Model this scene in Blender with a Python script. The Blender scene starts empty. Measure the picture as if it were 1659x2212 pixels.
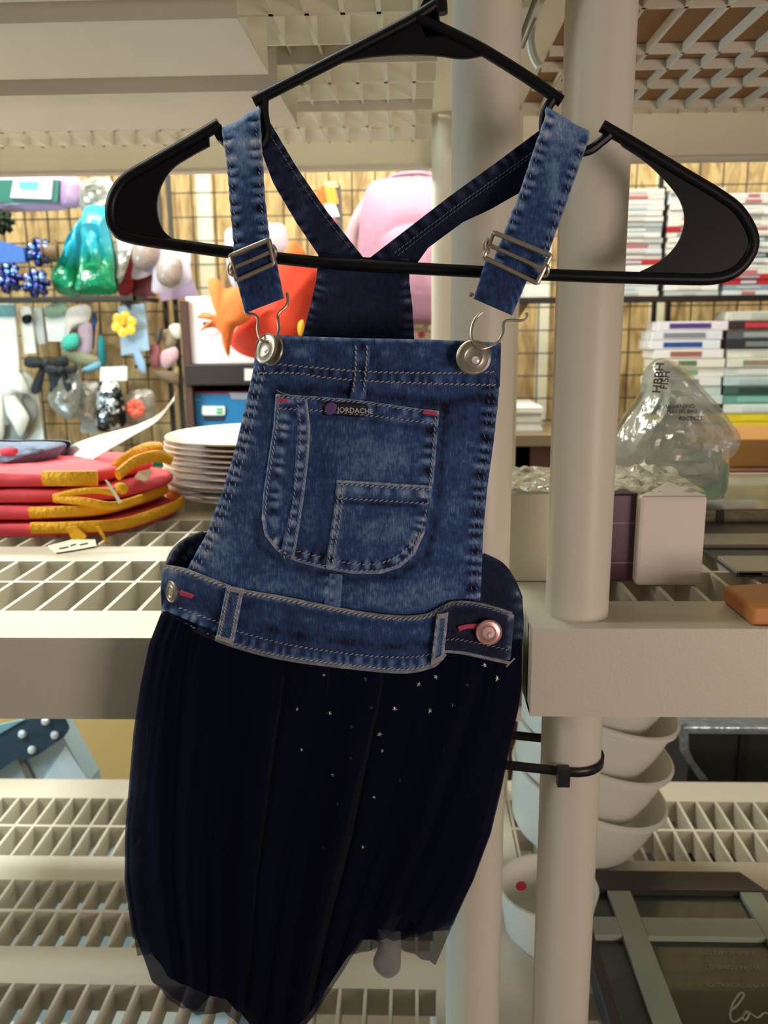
import bpy, bmesh, math, random
import numpy as np
from mathutils import Vector, Matrix, noise
random.seed(7)
SC = bpy.context.scene
C = SC.collection
CAMZ = 1.35
# ------------------------------------------------------------------ camera geometry
F = 1800.0
yaw, pit, rol = math.radians(1.95), math.radians(12.35), math.radians(0.6)
f0 = Vector((-math.sin(yaw), math.cos(yaw), 0)); r0 = Vector((math.cos(yaw), math.sin(yaw), 0)); UP = Vector((0, 0, 1))
FW = (f0*math.cos(pit) - UP*math.sin(pit)).normalized()
u0 = r0.cross(FW)
RT = (r0*math.cos(rol) - u0*math.sin(rol)).normalized()
UU = RT.cross(FW).normalized()
CAM = Vector((0, 0, CAMZ))
def ray(px, py): return FW + RT*((px-829.5)/F) - UU*((py-1106)/F)
def P(px, py, Y):
    """photo point px,py on the upright plane at depth Y"""
    d = ray(px, py); return CAM + d*(Y/d.y)
def Z(px, py, z):
    """photo point px,py on the level plane at height z"""
    d = ray(px, py); return CAM + d*((z-CAMZ)/d.z)
cam = bpy.data.cameras.new('camera'); camo = bpy.data.objects.new('camera', cam); C.objects.link(camo)
camo.matrix_world = Matrix(((RT.x, UU.x, -FW.x, CAM.x), (RT.y, UU.y, -FW.y, CAM.y), (RT.z, UU.z, -FW.z, CAM.z), (0, 0, 0, 1)))
cam.sensor_fit = 'AUTO'; cam.sensor_width = 36; cam.lens = F/2212*36
cam.clip_start = .01; cam.clip_end = 50
cam.dof.use_dof = True; cam.dof.focus_distance = .53; cam.dof.aperture_fstop = 11.5
SC.camera = camo
# ------------------------------------------------------------------ materials
def L(c):
    if isinstance(c, str): c = [int(c[i:i+2], 16) for i in (0, 2, 4)]
    return tuple(((v/255)/12.92 if v/255 <= .04045 else ((v/255+.055)/1.055)**2.4) for v in c[:3]) + (1,)
MATS = {}
def mat(name, col, rough=.5, metal=0, var=.06, scale=30, bump=0, bscale=None, trans=0, transl=0, spec=.5, coat=0, glass=0, sheen=0):
    if name in MATS: return MATS[name]
    m = bpy.data.materials.new(name); m.use_nodes = True; nt = m.node_tree; N = nt.nodes; K = nt.links
    b = N['Principled BSDF']; out = N['Material Output']
    c = L(col)
    tc = N.new('ShaderNodeTexCoord')
    n = N.new('ShaderNodeTexNoise'); n.inputs['Scale'].default_value = scale; n.inputs['Detail'].default_value = 4
    K.new(tc.outputs['Object'], n.inputs['Vector'])
    mx = N.new('ShaderNodeMix'); mx.data_type = 'RGBA'
    mx.inputs['A'].default_value = tuple(max(0, v*(1-var)) for v in c[:3])+(1,)
    mx.inputs['B'].default_value = tuple(min(1, v*(1+var)) for v in c[:3])+(1,)
    K.new(n.outputs['Fac'], mx.inputs['Factor']); K.new(mx.outputs['Result'], b.inputs['Base Color'])
    b.inputs['Roughness'].default_value = rough; b.inputs['Metallic'].default_value = metal
    b.inputs['Specular IOR Level'].default_value = spec
    if coat: b.inputs['Coat Weight'].default_value = coat
    if sheen: b.inputs['Sheen Weight'].default_value = sheen
    if glass: b.inputs['Transmission Weight'].default_value = glass
    if bump:
        n2 = N.new('ShaderNodeTexNoise'); n2.inputs['Scale'].default_value = bscale or scale*4; n2.inputs['Detail'].default_value = 3
        K.new(tc.outputs['Object'], n2.inputs['Vector'])
        bp = N.new('ShaderNodeBump'); bp.inputs['Strength'].default_value = bump; bp.inputs['Distance'].default_value = .01
        K.new(n2.outputs['Fac'], bp.inputs['Height']); K.new(bp.outputs['Normal'], b.inputs['Normal'])
    last = b.outputs['BSDF']
    if transl:
        t = N.new('ShaderNodeBsdfTranslucent'); K.new(mx.outputs['Result'], t.inputs['Color'])
        ms = N.new('ShaderNodeMixShader'); ms.inputs['Fac'].default_value = transl
        K.new(last, ms.inputs[1]); K.new(t.outputs['BSDF'], ms.inputs[2]); last = ms.outputs['Shader']
    if trans:
        t = N.new('ShaderNodeBsdfTransparent'); t.inputs['Color'].default_value = tuple(min(1, .4+.6*v**.5) for v in c[:3])+(1,)
        ms = N.new('ShaderNodeMixShader'); ms.inputs['Fac'].default_value = trans
        K.new(last, ms.inputs[1]); K.new(t.outputs['BSDF'], ms.inputs[2]); last = ms.outputs['Shader']
    if last is not b.outputs['BSDF']: K.new(last, out.inputs['Surface'])
    MATS[name] = m; return m

def denim_mat(name, dark, mid, light, seamgrey):
    m = bpy.data.materials.new(name); m.use_nodes = True; nt = m.node_tree; N = nt.nodes; K = nt.links
    b = N['Principled BSDF']; b.inputs['Roughness'].default_value = .85; b.inputs['Specular IOR Level'].default_value = .2
    b.inputs['Sheen Weight'].default_value = .12
    tc = N.new('ShaderNodeTexCoord'); at = N.new('ShaderNodeAttribute'); at.attribute_name = 'wear'
    n1 = N.new('ShaderNodeTexNoise'); n1.inputs['Scale'].default_value = 38; n1.inputs['Detail'].default_value = 6; n1.inputs['Roughness'].default_value = .65
    n2 = N.new('ShaderNodeTexNoise'); n2.inputs['Scale'].default_value = 260; n2.inputs['Detail'].default_value = 3
    mp = N.new('ShaderNodeMapping'); mp.inputs['Scale'].default_value = (1400, 1400, 220); mp.inputs['Rotation'].default_value = (0, math.radians(12), 0)
    n3 = N.new('ShaderNodeTexNoise'); n3.inputs['Scale'].default_value = 1; n3.inputs['Detail'].default_value = 2
    for n in (n1, n2): K.new(tc.outputs['Object'], n.inputs['Vector'])
    K.new(tc.outputs['Object'], mp.inputs['Vector']); K.new(mp.outputs['Vector'], n3.inputs['Vector'])
    def mth(op, a, bb):
        q = N.new('ShaderNodeMath'); q.operation = op
        for i, v in ((0, a), (1, bb)):
            if isinstance(v, (int, float)): q.inputs[i].default_value = v
            else: K.new(v, q.inputs[i])
        return q.outputs[0]
    s = mth('MULTIPLY', mth('SUBTRACT', n1.outputs['Fac'], .5), .55)
    s = mth('ADD', s, mth('MULTIPLY', mth('SUBTRACT', n2.outputs['Fac'], .5), .45))
    s = mth('ADD', s, mth('MULTIPLY', mth('SUBTRACT', n3.outputs['Fac'], .5), .5))
    s = mth('ADD', s, at.outputs['Fac'])
    r = N.new('ShaderNodeValToRGB'); K.new(s, r.inputs['Fac'])
    e = r.color_ramp.elements
    e[0].position = .05; e[0].color = L(dark); e[1].position = 1; e[1].color = L(seamgrey)
    q = e.new(.45); q.color = L(mid); q = e.new(.75); q.color = L(light)
    K.new(r.outputs['Color'], b.inputs['Base Color'])
    bp = N.new('ShaderNodeBump'); bp.inputs['Strength'].default_value = .35; bp.inputs['Distance'].default_value = .0008
    K.new(s, bp.inputs['Height']); K.new(bp.outputs['Normal'], b.inputs['Normal'])
    MATS[name] = m; return m
# ------------------------------------------------------------------ objects
ORG = {}
def empty(name, loc):
    o = bpy.data.objects.new(name, None); C.objects.link(o); o.location = loc; o.empty_display_size = .05
    ORG[o.name] = Vector(loc); return o
def tag(o, label=None, cat=None, group=None, kind=None):
    if label: o['label'] = label
    if cat: o['category'] = cat
    if group: o['group'] = group
    if kind: o['kind'] = kind
    return o
class MB:
    def __init__(s): s.v = []; s.f = []; s.attr = []
    def add(s, vs, fs, at=None):
        n = len(s.v); s.v += [tuple(v) for v in vs]; s.f += [tuple(i+n for i in f) for f in fs]
        s.attr += (list(at) if at is not None else [0.0]*len(vs)); return s
    def box(s, a, b):
        (x0, y0, z0), (x1, y1, z1) = a, b
        x0, x1 = min(x0, x1), max(x0, x1); y0, y1 = min(y0, y1), max(y0, y1); z0, z1 = min(z0, z1), max(z0, z1)
        v = [(x, y, z) for z in (z0, z1) for x, y in ((x0, y0), (x1, y0), (x1, y1), (x0, y1))]
        return s.add(v, [(3, 2, 1, 0), (4, 5, 6, 7), (0, 1, 5, 4), (1, 2, 6, 5), (2, 3, 7, 6), (3, 0, 4, 7)])
    def tube(s, pts, r, seg=10, cap=True, flat=None):
        pts = [Vector(p) for p in pts]; n = len(pts)
        rs = r if isinstance(r, (list, tuple)) else [r]*n
        vs = []; up = Vector((0, 1, 0)); prev = None
        for i, p in enumerate(pts):
            t = (pts[min(i+1, n-1)] - pts[max(i-1, 0)])
            if t.length < 1e-9: t = Vector((0, 0, 1))
            t.normalize()
            if prev is None:
                a = up if abs(t.dot(up)) < .9 else Vector((1, 0, 0))
                nx = (a - t*a.dot(t)).normalized()
            else:
                nx = (prev - t*prev.dot(t)).normalized()
            prev = nx; ny = t.cross(nx)
            for k in range(seg):
                a = 2*math.pi*k/seg
                fx, fy = (flat if flat else (1, 1))
                vs.append(p + nx*math.cos(a)*rs[i]*fx + ny*math.sin(a)*rs[i]*fy)
        fs = [(i*seg+k, i*seg+(k+1) % seg, (i+1)*seg+(k+1) % seg, (i+1)*seg+k) for i in range(n-1) for k in range(seg)]
        if cap: fs += [tuple(range(seg-1, -1, -1)), tuple((n-1)*seg+k for k in range(seg))]
        return s.add(vs, fs)
    def grid(s, rows, at=None, closed=False):
        nv = len(rows); nu = len(rows[0]); vs = [p for r in rows for p in r]
        fs = [(j*nu+i, j*nu+(i+1) % nu, (j+1)*nu+(i+1) % nu, (j+1)*nu+i) for j in range(nv-1) for i in range(nu if closed else nu-1)]
        return s.add(vs, fs, at)
    def prism(s, pts, d):
        """pts: closed outline of 3-D points, d: vector of thickness"""
        n = len(pts); d = Vector(d); v = [Vector(p) for p in pts]; v += [p+d for p in v]
        return s.add(v, [tuple(range(n)), tuple(range(2*n-1, n-1, -1))] + [(i, (i+1) % n, n+(i+1) % n, n+i) for i in range(n)])
    def lathe(s, c, prof, seg=32, axis=(0, 0, 1), close=False):
        """prof: (radius, height) pairs along the axis from c"""
        c = Vector(c); a = Vector(axis).normalized(); x = a.orthogonal().normalized(); y = a.cross(x)
        rows = [[c + a*h + (x*math.cos(2*math.pi*k/seg) + y*math.sin(2*math.pi*k/seg))*max(r, 1e-5) for k in range(seg)] for r, h in prof]
        return s.grid(rows, closed=True)
    def pillow(s, pts, Y, th, rings=5, nz=0, nsc=30, back=True):
        """outline of (x,z) points about depth Y, bulging th/2 each way"""
        n = len(pts); cx = sum(p[0] for p in pts)/n; cz = sum(p[1] for p in pts)/n
        for sg in ((-1, 1) if back else (-1,)):
            rows = []
            for k in range(rings+1):
                q = 1-k/rings; q = q if k < rings else .001
                h = math.sqrt(max(0, 1-q*q*.98))
                rows.append([(cx+(p[0]-cx)*q, Y+sg*(th/2*h + nz*noise.noise(Vector((p[0]*q*nsc+cx*7, sg*3.1, p[1]*q*nsc)))*h), cz+(p[1]-cz)*q) for p in pts])
            s.grid(rows, closed=True)
        return s
    def build(s, name, m, parent=None, smooth=True, weld=True, sharp=35):
        me = bpy.data.meshes.new(name)
        vs = np.array(s.v, dtype=float)
        lo = vs.min(0); hi = vs.max(0); org = Vector(((lo[0]+hi[0])/2, (lo[1]+hi[1])/2, lo[2]))
        me.from_pydata([tuple(Vector(v)-org) for v in s.v], [], s.f)
        if any(s.attr):
            a = me.attributes.new('wear', 'FLOAT', 'POINT'); a.data.foreach_set('value', s.attr)
        me.materials.append(m)
        bm = bmesh.new(); bm.from_mesh(me)
        if weld: bmesh.ops.remove_doubles(bm, verts=bm.verts, dist=2e-6)
        bmesh.ops.recalc_face_normals(bm, faces=bm.faces)
        if smooth:
            for f in bm.faces: f.smooth = True
            an = math.radians(sharp)
            for e in bm.edges:
                if len(e.link_faces) == 2 and e.calc_face_angle(0) > an: e.smooth = False
        bm.to_mesh(me); bm.free()
        o = bpy.data.objects.new(name, me); C.objects.link(o); ORG[o.name] = org
        if parent is not None:
            o.parent = parent; o.location = org - ORG[parent.name]
        else: o.location = org
        return o
def bevel(o, w=.002, seg=2):
    b = o.modifiers.new('bevel', 'BEVEL'); b.width = w; b.segments = seg; b.limit_method = 'ANGLE'; b.angle_limit = math.radians(40); return o
def solid(o, t, off=0):
    b = o.modifiers.new('solid', 'SOLIDIFY'); b.thickness = t; b.offset = off; return o
def sm(pts, n=None, k=6):
    """catmull-rom through points of any dimension"""
    pts = [np.array(p, float) for p in pts]; out = []
    for i in range(len(pts)-1):
        p0 = pts[max(i-1, 0)]; p1 = pts[i]; p2 = pts[i+1]; p3 = pts[min(i+2, len(pts)-1)]
        for j in range(k):
            t = j/k; out.append(.5*((2*p1)+(-p0+p2)*t+(2*p0-5*p1+4*p2-p3)*t*t+(-p0+3*p1-3*p2+p3)*t**3))
    out.append(pts[-1])
    if n: out = resample(out, n)
    return [tuple(p) for p in out]
def resample(pts, n):
    p = np.array(pts, float); d = np.r_[0, np.cumsum(np.linalg.norm(np.diff(p, axis=0), axis=1))]
    t = np.linspace(0, d[-1], n); return np.stack([np.interp(t, d, p[:, k]) for k in range(p.shape[1])], 1)
def smc(pts, k=5):
    """closed smooth outline"""
    m = len(pts); q = [pts[(i) % m] for i in range(-1, m+2)]; q = [np.array(p, float) for p in q]; out = []
    for i in range(1, m+1):
        p0, p1, p2, p3 = q[i-1], q[i], q[i+1], q[(i+2) if i+2 < len(q) else 2]
        for j in range(k):
            t = j/k; out.append(tuple(.5*((2*p1)+(-p0+p2)*t+(2*p0-5*p1+4*p2-p3)*t*t+(-p0+3*p1-3*p2+p3)*t**3)))
    return out
def coons(top, right, bottom, left, nu, nv):
    T = resample(top, nu); B = resample(bottom, nu); Lf = resample(left, nv); R = resample(right, nv)
    u = np.linspace(0, 1, nu)[None, :, None]; v = np.linspace(0, 1, nv)[:, None, None]
    S = (1-v)*T[None] + v*B[None] + (1-u)*Lf[:, None] + u*R[:, None]
    S -= (1-u)*(1-v)*T[0] + u*(1-v)*T[-1] + (1-u)*v*B[0] + u*v*B[-1]
    return S
def xz(px, py, Y): p = P(px, py, Y); return (p.x, p.z)
def card(name, pts, Y, th, m, parent=None, smooth=False, bev=0):
    o = MB().prism([P(a, b, Y) for a, b in pts], (0, th, 0)).build(name, m, parent, smooth=smooth)
    if bev: bevel(o, bev)
    return o
def puff(name, pts, Y, th, m, parent=None, nz=0, rings=5, k=4, nsc=30):
    q = smc(pts, k) if k > 1 else pts
    return MB().pillow([xz(a, b, Y) for a, b in q], Y, th, rings, nz, nsc).build(name, m, parent)
def pxbox(name, x0, y0, x1, y1, Y, depth, m, parent=None, bev=.002):
    a = P(x0, y1, Y); b = P(x1, y0, Y)
    o = MB().box((a.x, Y, a.z), (b.x, Y+depth, b.z)).build(name, m, parent, smooth=False)
    if bev: bevel(o, bev)
    return o
def text(name, s, o, xd, yd, size, m, parent=None, depth=.0001, bold=0):
    cu = bpy.data.curves.new('t', 'FONT'); cu.body = s; cu.size = size; cu.extrude = depth; cu.offset = bold*size; cu.resolution_u = 3
    ob = bpy.data.objects.new('t', cu); C.objects.link(ob)
    dg = bpy.context.evaluated_depsgraph_get(); me = bpy.data.meshes.new_from_object(ob.evaluated_get(dg))
    xd = Vector(xd).normalized(); yd = Vector(yd).normalized(); zd = xd.cross(yd)
    vs = [Vector(o) + xd*v.co.x + yd*v.co.y + zd*v.co.z for v in me.vertices]; fs = [tuple(p.vertices) for p in me.polygons]
    bpy.data.objects.remove(ob); bpy.data.curves.remove(cu); bpy.data.meshes.remove(me)
    return MB().add(vs, fs).build(name, m, parent, smooth=False, weld=False)
# ------------------------------------------------------------------ room
WALLY = 2.62
m_wall = bpy.data.materials.new('plywood_wall'); m_wall.use_nodes = True
_n = m_wall.node_tree.nodes; _k = m_wall.node_tree.links; _b = _n['Principled BSDF']; _b.inputs['Roughness'].default_value = .7
_tc = _n.new('ShaderNodeTexCoord'); _mp = _n.new('ShaderNodeMapping'); _mp.inputs['Scale'].default_value = (9, 9, 2.2)
_nz = _n.new('ShaderNodeTexNoise'); _nz.inputs['Scale'].default_value = 3.2; _nz.inputs['Detail'].default_value = 8; _nz.inputs['Distortion'].default_value = 1.2
_rp = _n.new('ShaderNodeValToRGB'); _rp.color_ramp.elements[0].color = L('82643C'); _rp.color_ramp.elements[1].color = L('D2B47C')
_rp.color_ramp.elements[0].position = .3; _rp.color_ramp.elements[1].position = .62
_k.new(_tc.outputs['Object'], _mp.inputs['Vector']); _k.new(_mp.outputs['Vector'], _nz.inputs['Vector']); _k.new(_nz.outputs['Fac'], _rp.inputs['Fac']); _k.new(_rp.outputs['Color'], _b.inputs['Base Color'])
MATS['plywood'] = m_wall
M_FLOOR = mat('floor_concrete', '6E6250', .7, var=.15, scale=4)
M_CEIL = mat('ceiling_paint', 'B9AE98', .8, var=.05, scale=3)
def struct(name, a, b, m):
    o = MB().box(a, b).build(name, m, smooth=False); o['kind'] = 'structure'; return o
struct('floor', (-3.2, -1.6, -.05), (3.2, WALLY+.1, 0), M_FLOOR)
struct('ceiling', (-3.2, -1.6, 2.75), (3.2, WALLY+.1, 2.8), M_CEIL)
struct('wall_back', (-3.2, WALLY, 0), (3.2, WALLY+.08, 2.75), m_wall)
M_BATTEN = mat('batten_paint', 'E9E4C8', .6)
for i, (px, w) in enumerate(((454, .045), (1173, .035), (1418, .04))):
    c = P(px, 700, WALLY-.02).x
    struct('trim_%d' % (i+1), (c-w/2, WALLY-.02, 0), (c+w/2, WALLY, 2.75), M_BATTEN)
# ------------------------------------------------------------------ shelving
M_PL = mat('cream_plastic', 'E0DACA', .42, var=.03, scale=14, transl=.24, bump=.05, bscale=500)
def shelf_mesh(x0, x1, yf, top, h, ribh, beams=None, xph=-.275, sp=.0277, seed=0):
    m = MB(); yb = yf+.63; t = .0035; rows_ = None
    if beams and beams[0] == 'open': rows_ = beams[1]; beams = None; sp = .0355; xph = Z(1346, 243, top-ribh).x
    # front, back and side rims (hollow channel: outer face, top flange, foot)
    m.box((x0, yf, top-h), (x1, yf+.005, top)); m.box((x0, yf+.005, top-h), (x1, yf+.022, top-h+.004)); m.box((x0, yf+.018, top-h+.004), (x1, yf+.022, top-t))
    m.box((x0, yb-.005, top-h), (x1, yb, top)); m.box((x0, yb-.022, top-h), (x1, yb-.005, top-h+.004))
    for a, b in ((x0, x0+.005), (x1-.005, x1)): m.box((a, yf+.005, top-h), (b, yb-.005, top))
    for a, b in ((x0+.005, x0+.055), (x1-.055, x1-.005)): m.box((a, yf+.005, top-t), (b, yb-.005, top))
    bands = ((.005, .06), (.206, .262), (.381, .432), (.575, .625))
    xa, xb = x0+.055, x1-.055
    if rows_:   # plain open lattice: thin slats and cross ribs, no solid bands
        m.box((xa, yf+.005, top-t), (xb, yf+.03, top)); m.box((xa, yb-.03, top-t), (xb, yb-.005, top))
        for y in rows_: m.box((xa, y, top-ribh), (xb, y+.004, top))
        x = xph - math.ceil((xph-xa)/sp)*sp
        while x < xb:
            if x > xa: m.box((x, yf+.022, top-ribh), (x+.0032, yb-.022, top-.0002))
            x += sp
        return m
    for a, b in bands: m.box((xa, yf+a, top-t), (xb, yf+b, top))
    for a, b in bands[1:3]:
        for q in (a, b-.003): m.box((xa, yf+q, top-ribh), (xb, yf+q+.003, top-t))
    m.box((xa, yf+.057, top-ribh), (xb, yf+.06, top-t)); m.box((xa, yf+.575, top-ribh), (xb, yf+.578, top-t))
    for q in (.136, .3205, .5): m.box((xa, yf+q, top-ribh), (xb, yf+q+.005, top))
    x = xph - math.ceil((xph-xa)/sp)*sp
    while x < xb:
        if x > xa:
            for a, b in ((.06, .206), (.262, .381), (.432, .575)): m.box((x, yf+a, top-ribh), (x+.0036, yf+b, top-.0002))
            for a, b in ((.022, .06), (.206, .262), (.381, .432), (.575, .625)): m.box((x, yf+a, top-ribh*.8), (x+.0022, yf+b, top-t))
        x += sp
    if beams:
        bx0, bx1, ys = beams
        for a, b in ys:
            m.box((bx0, a, top-h), (bx1, b, top-h+.003)); m.box((bx0, a, top-h+.003), (bx1, a+.003, top-t)); m.box((bx0, b-.003, top-h+.003), (bx1, b, top-t))
    return m
def unit(x0, x1, yf, shelves, label, px0=None, px1=None):
    e = empty('shelving_unit', ((x0+x1)/2, yf+.315, 0)); tag(e, label, 'shelf', 'cream plastic shelving units')
    for top, h, ribh, beams in shelves:
        o = shelf_mesh(x0, x1, yf, top, h, ribh, beams).build('shelf', M_PL, e, smooth=False, weld=False)
    px0 = px0 or x0+.034; px1 = px1 or x1-.034
    for x in (px0, px1):
        for y in (yf+.035, yf+.595):
            m = MB(); prof = []
            zs = [0] + sorted(s[0] for s in shelves) + [1.98]
            for z in zs: prof += [(.0225, z)]
            m.lathe((x, y, 0), [(0, 0), (.0225, 0), (.0225, 1.98), (0, 1.98)], 40)
            m.build('post', M_PL, e)
            for s in shelves:   # moulded socket collars around the post under each shelf
                pass
    return e
LT, LB, RB_, RT_ = 1.1332, .652, .664, 1.1464
UL = unit(-.83, .0795, .565, ((1.6225, .064, .036, (-.775, -.118, ((.624, .752), (.80, .935)))), (LT, .0639, .034, None), (LB, .0639, .034, None), (.19, .0639, .034, None)),
     'cream plastic shelving unit left of the seam, plates and red pouches on it', px1=.050)
UR = unit(.0835, .99, .550, ((1.6235, .064, .009, ('open', (.69, .789, .911, .963, 1.035, 1.124))), (RT_, .0658, .034, None), (RB_, .0658, .034, None), (.19, .0639, .034, None)),
     'cream plastic shelving unit right of the seam, clear bag and white box on it', px0=.1205)
# ------------------------------------------------------------------ light
def area(name, loc, rot, sx, sy, w, col, spread=180):
    l = bpy.data.lights.new(name, 'AREA'); l.shape = 'RECTANGLE'; l.size = sx; l.size_y = sy; l.energy = w; l.color = col; l.spread = math.radians(spread)
    o = bpy.data.objects.new(name, l); C.objects.link(o); o.location = loc; o.rotation_euler = [math.radians(a) for a in rot]; return o
area('overhead_light', (-.1, 1.92, 2.68), (46, 0, 0), 3.6, .3, 84, (1, 1, .88))
area('left_fill_light', (-1.50, .78, 2.0), (0, -58, 0), .18, .7, 34, (.97, 1, .90))  # added fill from the left for pouches, plates and wall goods, no real window
area('front_fill_light', (.85, -.55, 1.12), (96, 0, 26), .5, .4, 8.6, (1, .80, .70))  # added pinkish fill on fascias, posts and dress, no real lamp here
area('cool_fill_light', (-1.9, 1.15, .80), (0, -88, 0), .35, .5, 20, (.50, .82, 1))  # added bluish fill to cool the lower left shelf, no real display
area('overhead_light', (-1.0, .75, 2.68), (0, 0, 0), 1.2, .4, 30, (.92, 1, .92))  # added overhead fill to brighten the upper left shelf, not a known fixture
area('fluorescent_light', (-.42, 1.545, 1.745), (-84, 0, 0), .95, .07, 16, (.96, 1, .90))
def emis(name, col, st):
    m = bpy.data.materials.new(name); m.use_nodes = True; b = m.node_tree.nodes['Principled BSDF']; b.inputs['Base Color'].default_value = L(col)
    b.inputs['Emission Color'].default_value = L(col); b.inputs['Emission Strength'].default_value = st; return m
fx = empty('fluorescent_lamp', (-.42, 1.59, 1.70)); tag(fx, 'white fluorescent lamp fixture glowing behind the upper shelf grid', 'lamp')
MB().box((-.91, 1.555, 1.79), (.085, 1.63, 1.81)).build('housing', mat('lamp_housing', 'E8E8E0', .5), fx, smooth=False)
MB().box((-.90, 1.555, 1.70), (.075, 1.625, 1.7895)).build('diffuser', emis('lamp_diffuser', 'F2F8EC', 1.3), fx, smooth=False)
for x in (-.8, -.04): MB().tube([(x, 1.59, 1.81), (x, 1.59, 2.749)], .003, 6).build('suspension_rod', mat('rod_grey', '9A9A94', .4), fx)
W = bpy.data.worlds.new('world'); SC.world = W; W.use_nodes = True
bg = W.node_tree.nodes['Background']; bg.inputs['Color'].default_value = (1, .93, .84, 1); bg.inputs['Strength'].default_value = .17
SC.view_settings.view_transform = 'Standard'; SC.view_settings.look = 'None'; SC.view_settings.exposure = 0; SC.view_settings.gamma = 1
SC.view_settings.use_curve_mapping = False
# ------------------------------------------------------------------ hanger
M_BLK = mat('black_plastic', '08080C', .42, var=.1, scale=60, spec=.22)
HY = .522
hg = empty('clothes_hanger', P(900, 330, HY)); tag(hg, 'black plastic clothes hanger holding the denim pinafore dress by its straps', 'hanger')
def T(pts, Y=HY): return [P(p[0], p[1], p[2] if len(p) > 2 else Y) for p in pts]
fr = MB(); R_ = .0036
fr.tube(T(sm([(548, 219), (700, 141), (880, 48), (950, 4)])), .0034, 12)
fr.tube(T(sm([(900, 38), (960, 66), (1040, 106), (1140, 168), (1213, 219)])), .0034, 12)
fr.tube(T(sm([(952, 30), (950, 0), (938, -50), (930, -110)])), .0040, 12)
for s in (((570, 214), (570, 245), (576, 290), (560, 318), (510, 318), (480, 300), (468, 272)), ((1196, 212), (1176, 250), (1180, 300), (1215, 325), (1268, 326), (1300, 305), (1318, 290))):
    fr.tube(T(sm(s)), .0029, 10)
fr.tube(T(sm([(474, 268), (400, 312), (330, 352), (275, 385), (248, 420), (240, 460), (250, 496), (285, 514), (400, 532), (520, 548), (700, 568), (900, 580), (1100, 590), (1300, 598), (1450, 602), (1540, 602), (1590, 585), (1622, 545), (1624, 505), (1595, 455), (1550, 420), (1480, 378), (1380, 318), (1300, 272)], k=8)), .0036, 12)
fr.build('frame', M_BLK, hg)
def web(pts, nm='web_plate'):
    m = MB().prism([P(a, b, HY-.0012) for a, b in pts], (0, .0024, 0)); return m.build(nm, M_BLK, hg, smooth=False)
web(sm([(700, 141), (880, 48), (940, 10), (960, 66), (1048, 112)], k=4) + sm([(1048, 118), (1000, 126), (940, 119), (870, 117), (800, 122), (740, 133), (690, 147)], k=4))
web([(935, -40), (957, -2), (945, 20), (942, 55), (975, 76), (920, 80), (900, 30)])
web(sm([(450, 290), (400, 312), (330, 352), (275, 385), (248, 420), (240, 460), (250, 496), (285, 514), (385, 530)], k=4) + sm([(378, 520), (350, 495), (338, 450), (345, 405), (370, 365), (410, 338), (452, 315)], k=4))
web(sm([(1330, 290), (1380, 318), (1480, 378), (1550, 420), (1595, 455), (1624, 505), (1622, 545), (1590, 585), (1540, 602), (1370, 600)], k=4) + sm([(1380, 588), (1430, 562), (1465, 525), (1480, 480), (1474, 440), (1450, 402), (1400, 352), (1345, 315)], k=4))
# ring of the hook, curling over the front edge of the upper shelf above the frame
hk = MB(); a = P(930, -100, HY)
hk.tube([a, a+Vector((0, -.002, .03)), a+Vector((0, -.004, .06)), a+Vector((0, .002, .078)), a+Vector((0, .016, .09)), a+Vector((0, .034, .088)), a+Vector((0, .047, .076))], .0022, 10).build('hook', M_BLK, hg)
# ------------------------------------------------------------------ dress
DEN = denim_mat('denim', '080D22', '2C4574', '6580A6', 'AEB0B4')
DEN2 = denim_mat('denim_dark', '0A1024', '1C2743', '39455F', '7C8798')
DENS = denim_mat('denim_seam', '4A4F5C', '7D8087', 'A0A2A4', 'C9C6C0')
THR = mat('thread_grey', '9A9492', .8, var=.25, scale=900)
THRD = mat('thread_dim', '747480', .8, var=.3, scale=900)
PINK = mat('thread_pink', 'C4466A', .8, var=.2, scale=900)
NICK = mat('nickel', 'A89F90', .38, metal=.85, var=.12, scale=400)
NICKP = mat('nickel_rose', 'D8A9A6', .35, metal=.8, var=.12, scale=400)
GEM = mat('rhinestone', 'FFFFFF', .05, spec=1, glass=.4)
dr = empty('pinafore_dress', P(770, 1000, .51))
tag(dr, "child's denim pinafore dress with a dark blue tulle skirt hanging on the black hanger", 'dress')
def G(px, py):
    x = (px-770)/390; r = .0012*noise.noise(Vector((px/60, py/120, 0))) + .0006*noise.noise(Vector((px/22, py/30, 5)))
    return .494 + .019*min(1.2, abs(x))**2.2 + r
def pdist(pts, X, Yy):
    """distance and arc position of every point to a polyline (photo units)"""
    p = np.array(pts, float); best = np.full(X.shape, 1e9); pos = np.zeros(X.shape); acc = 0
    for i in range(len(p)-1):
        d = p[i+1]-p[i]; l2 = d@d; l = math.sqrt(l2)
        t = np.clip(((X-p[i, 0])*d[0] + (Yy-p[i, 1])*d[1])/l2, 0, 1)
        q = np.hypot(X-(p[i, 0]+t*d[0]), Yy-(p[i, 1]+t*d[1]))
        m = q < best; best[m] = q[m]; pos[m] = acc + t[m]*l; acc += l
    return best, pos
def wearmap(X, Yy, seams, base=.42, blobs=()):
    w = np.full(X.shape, float(base))
    rn = np.random.RandomState(3)
    for pts, hw, s, per, off in seams:   # puckered seam: pale bumps along a line, off = bias
        d, t = pdist(pts, X, Yy); g = np.exp(-(d/hw)**2)
        w += g*(1.15*s*np.sin(2*np.pi*t/per + 1.3*np.sin(t/per*2.1) + pts[0][0]) + off)
    for x, y, rx, ry, s in blobs: w += s*np.exp(-((X-x)/rx)**2 - ((Yy-y)/ry)**2)
    return w
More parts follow.
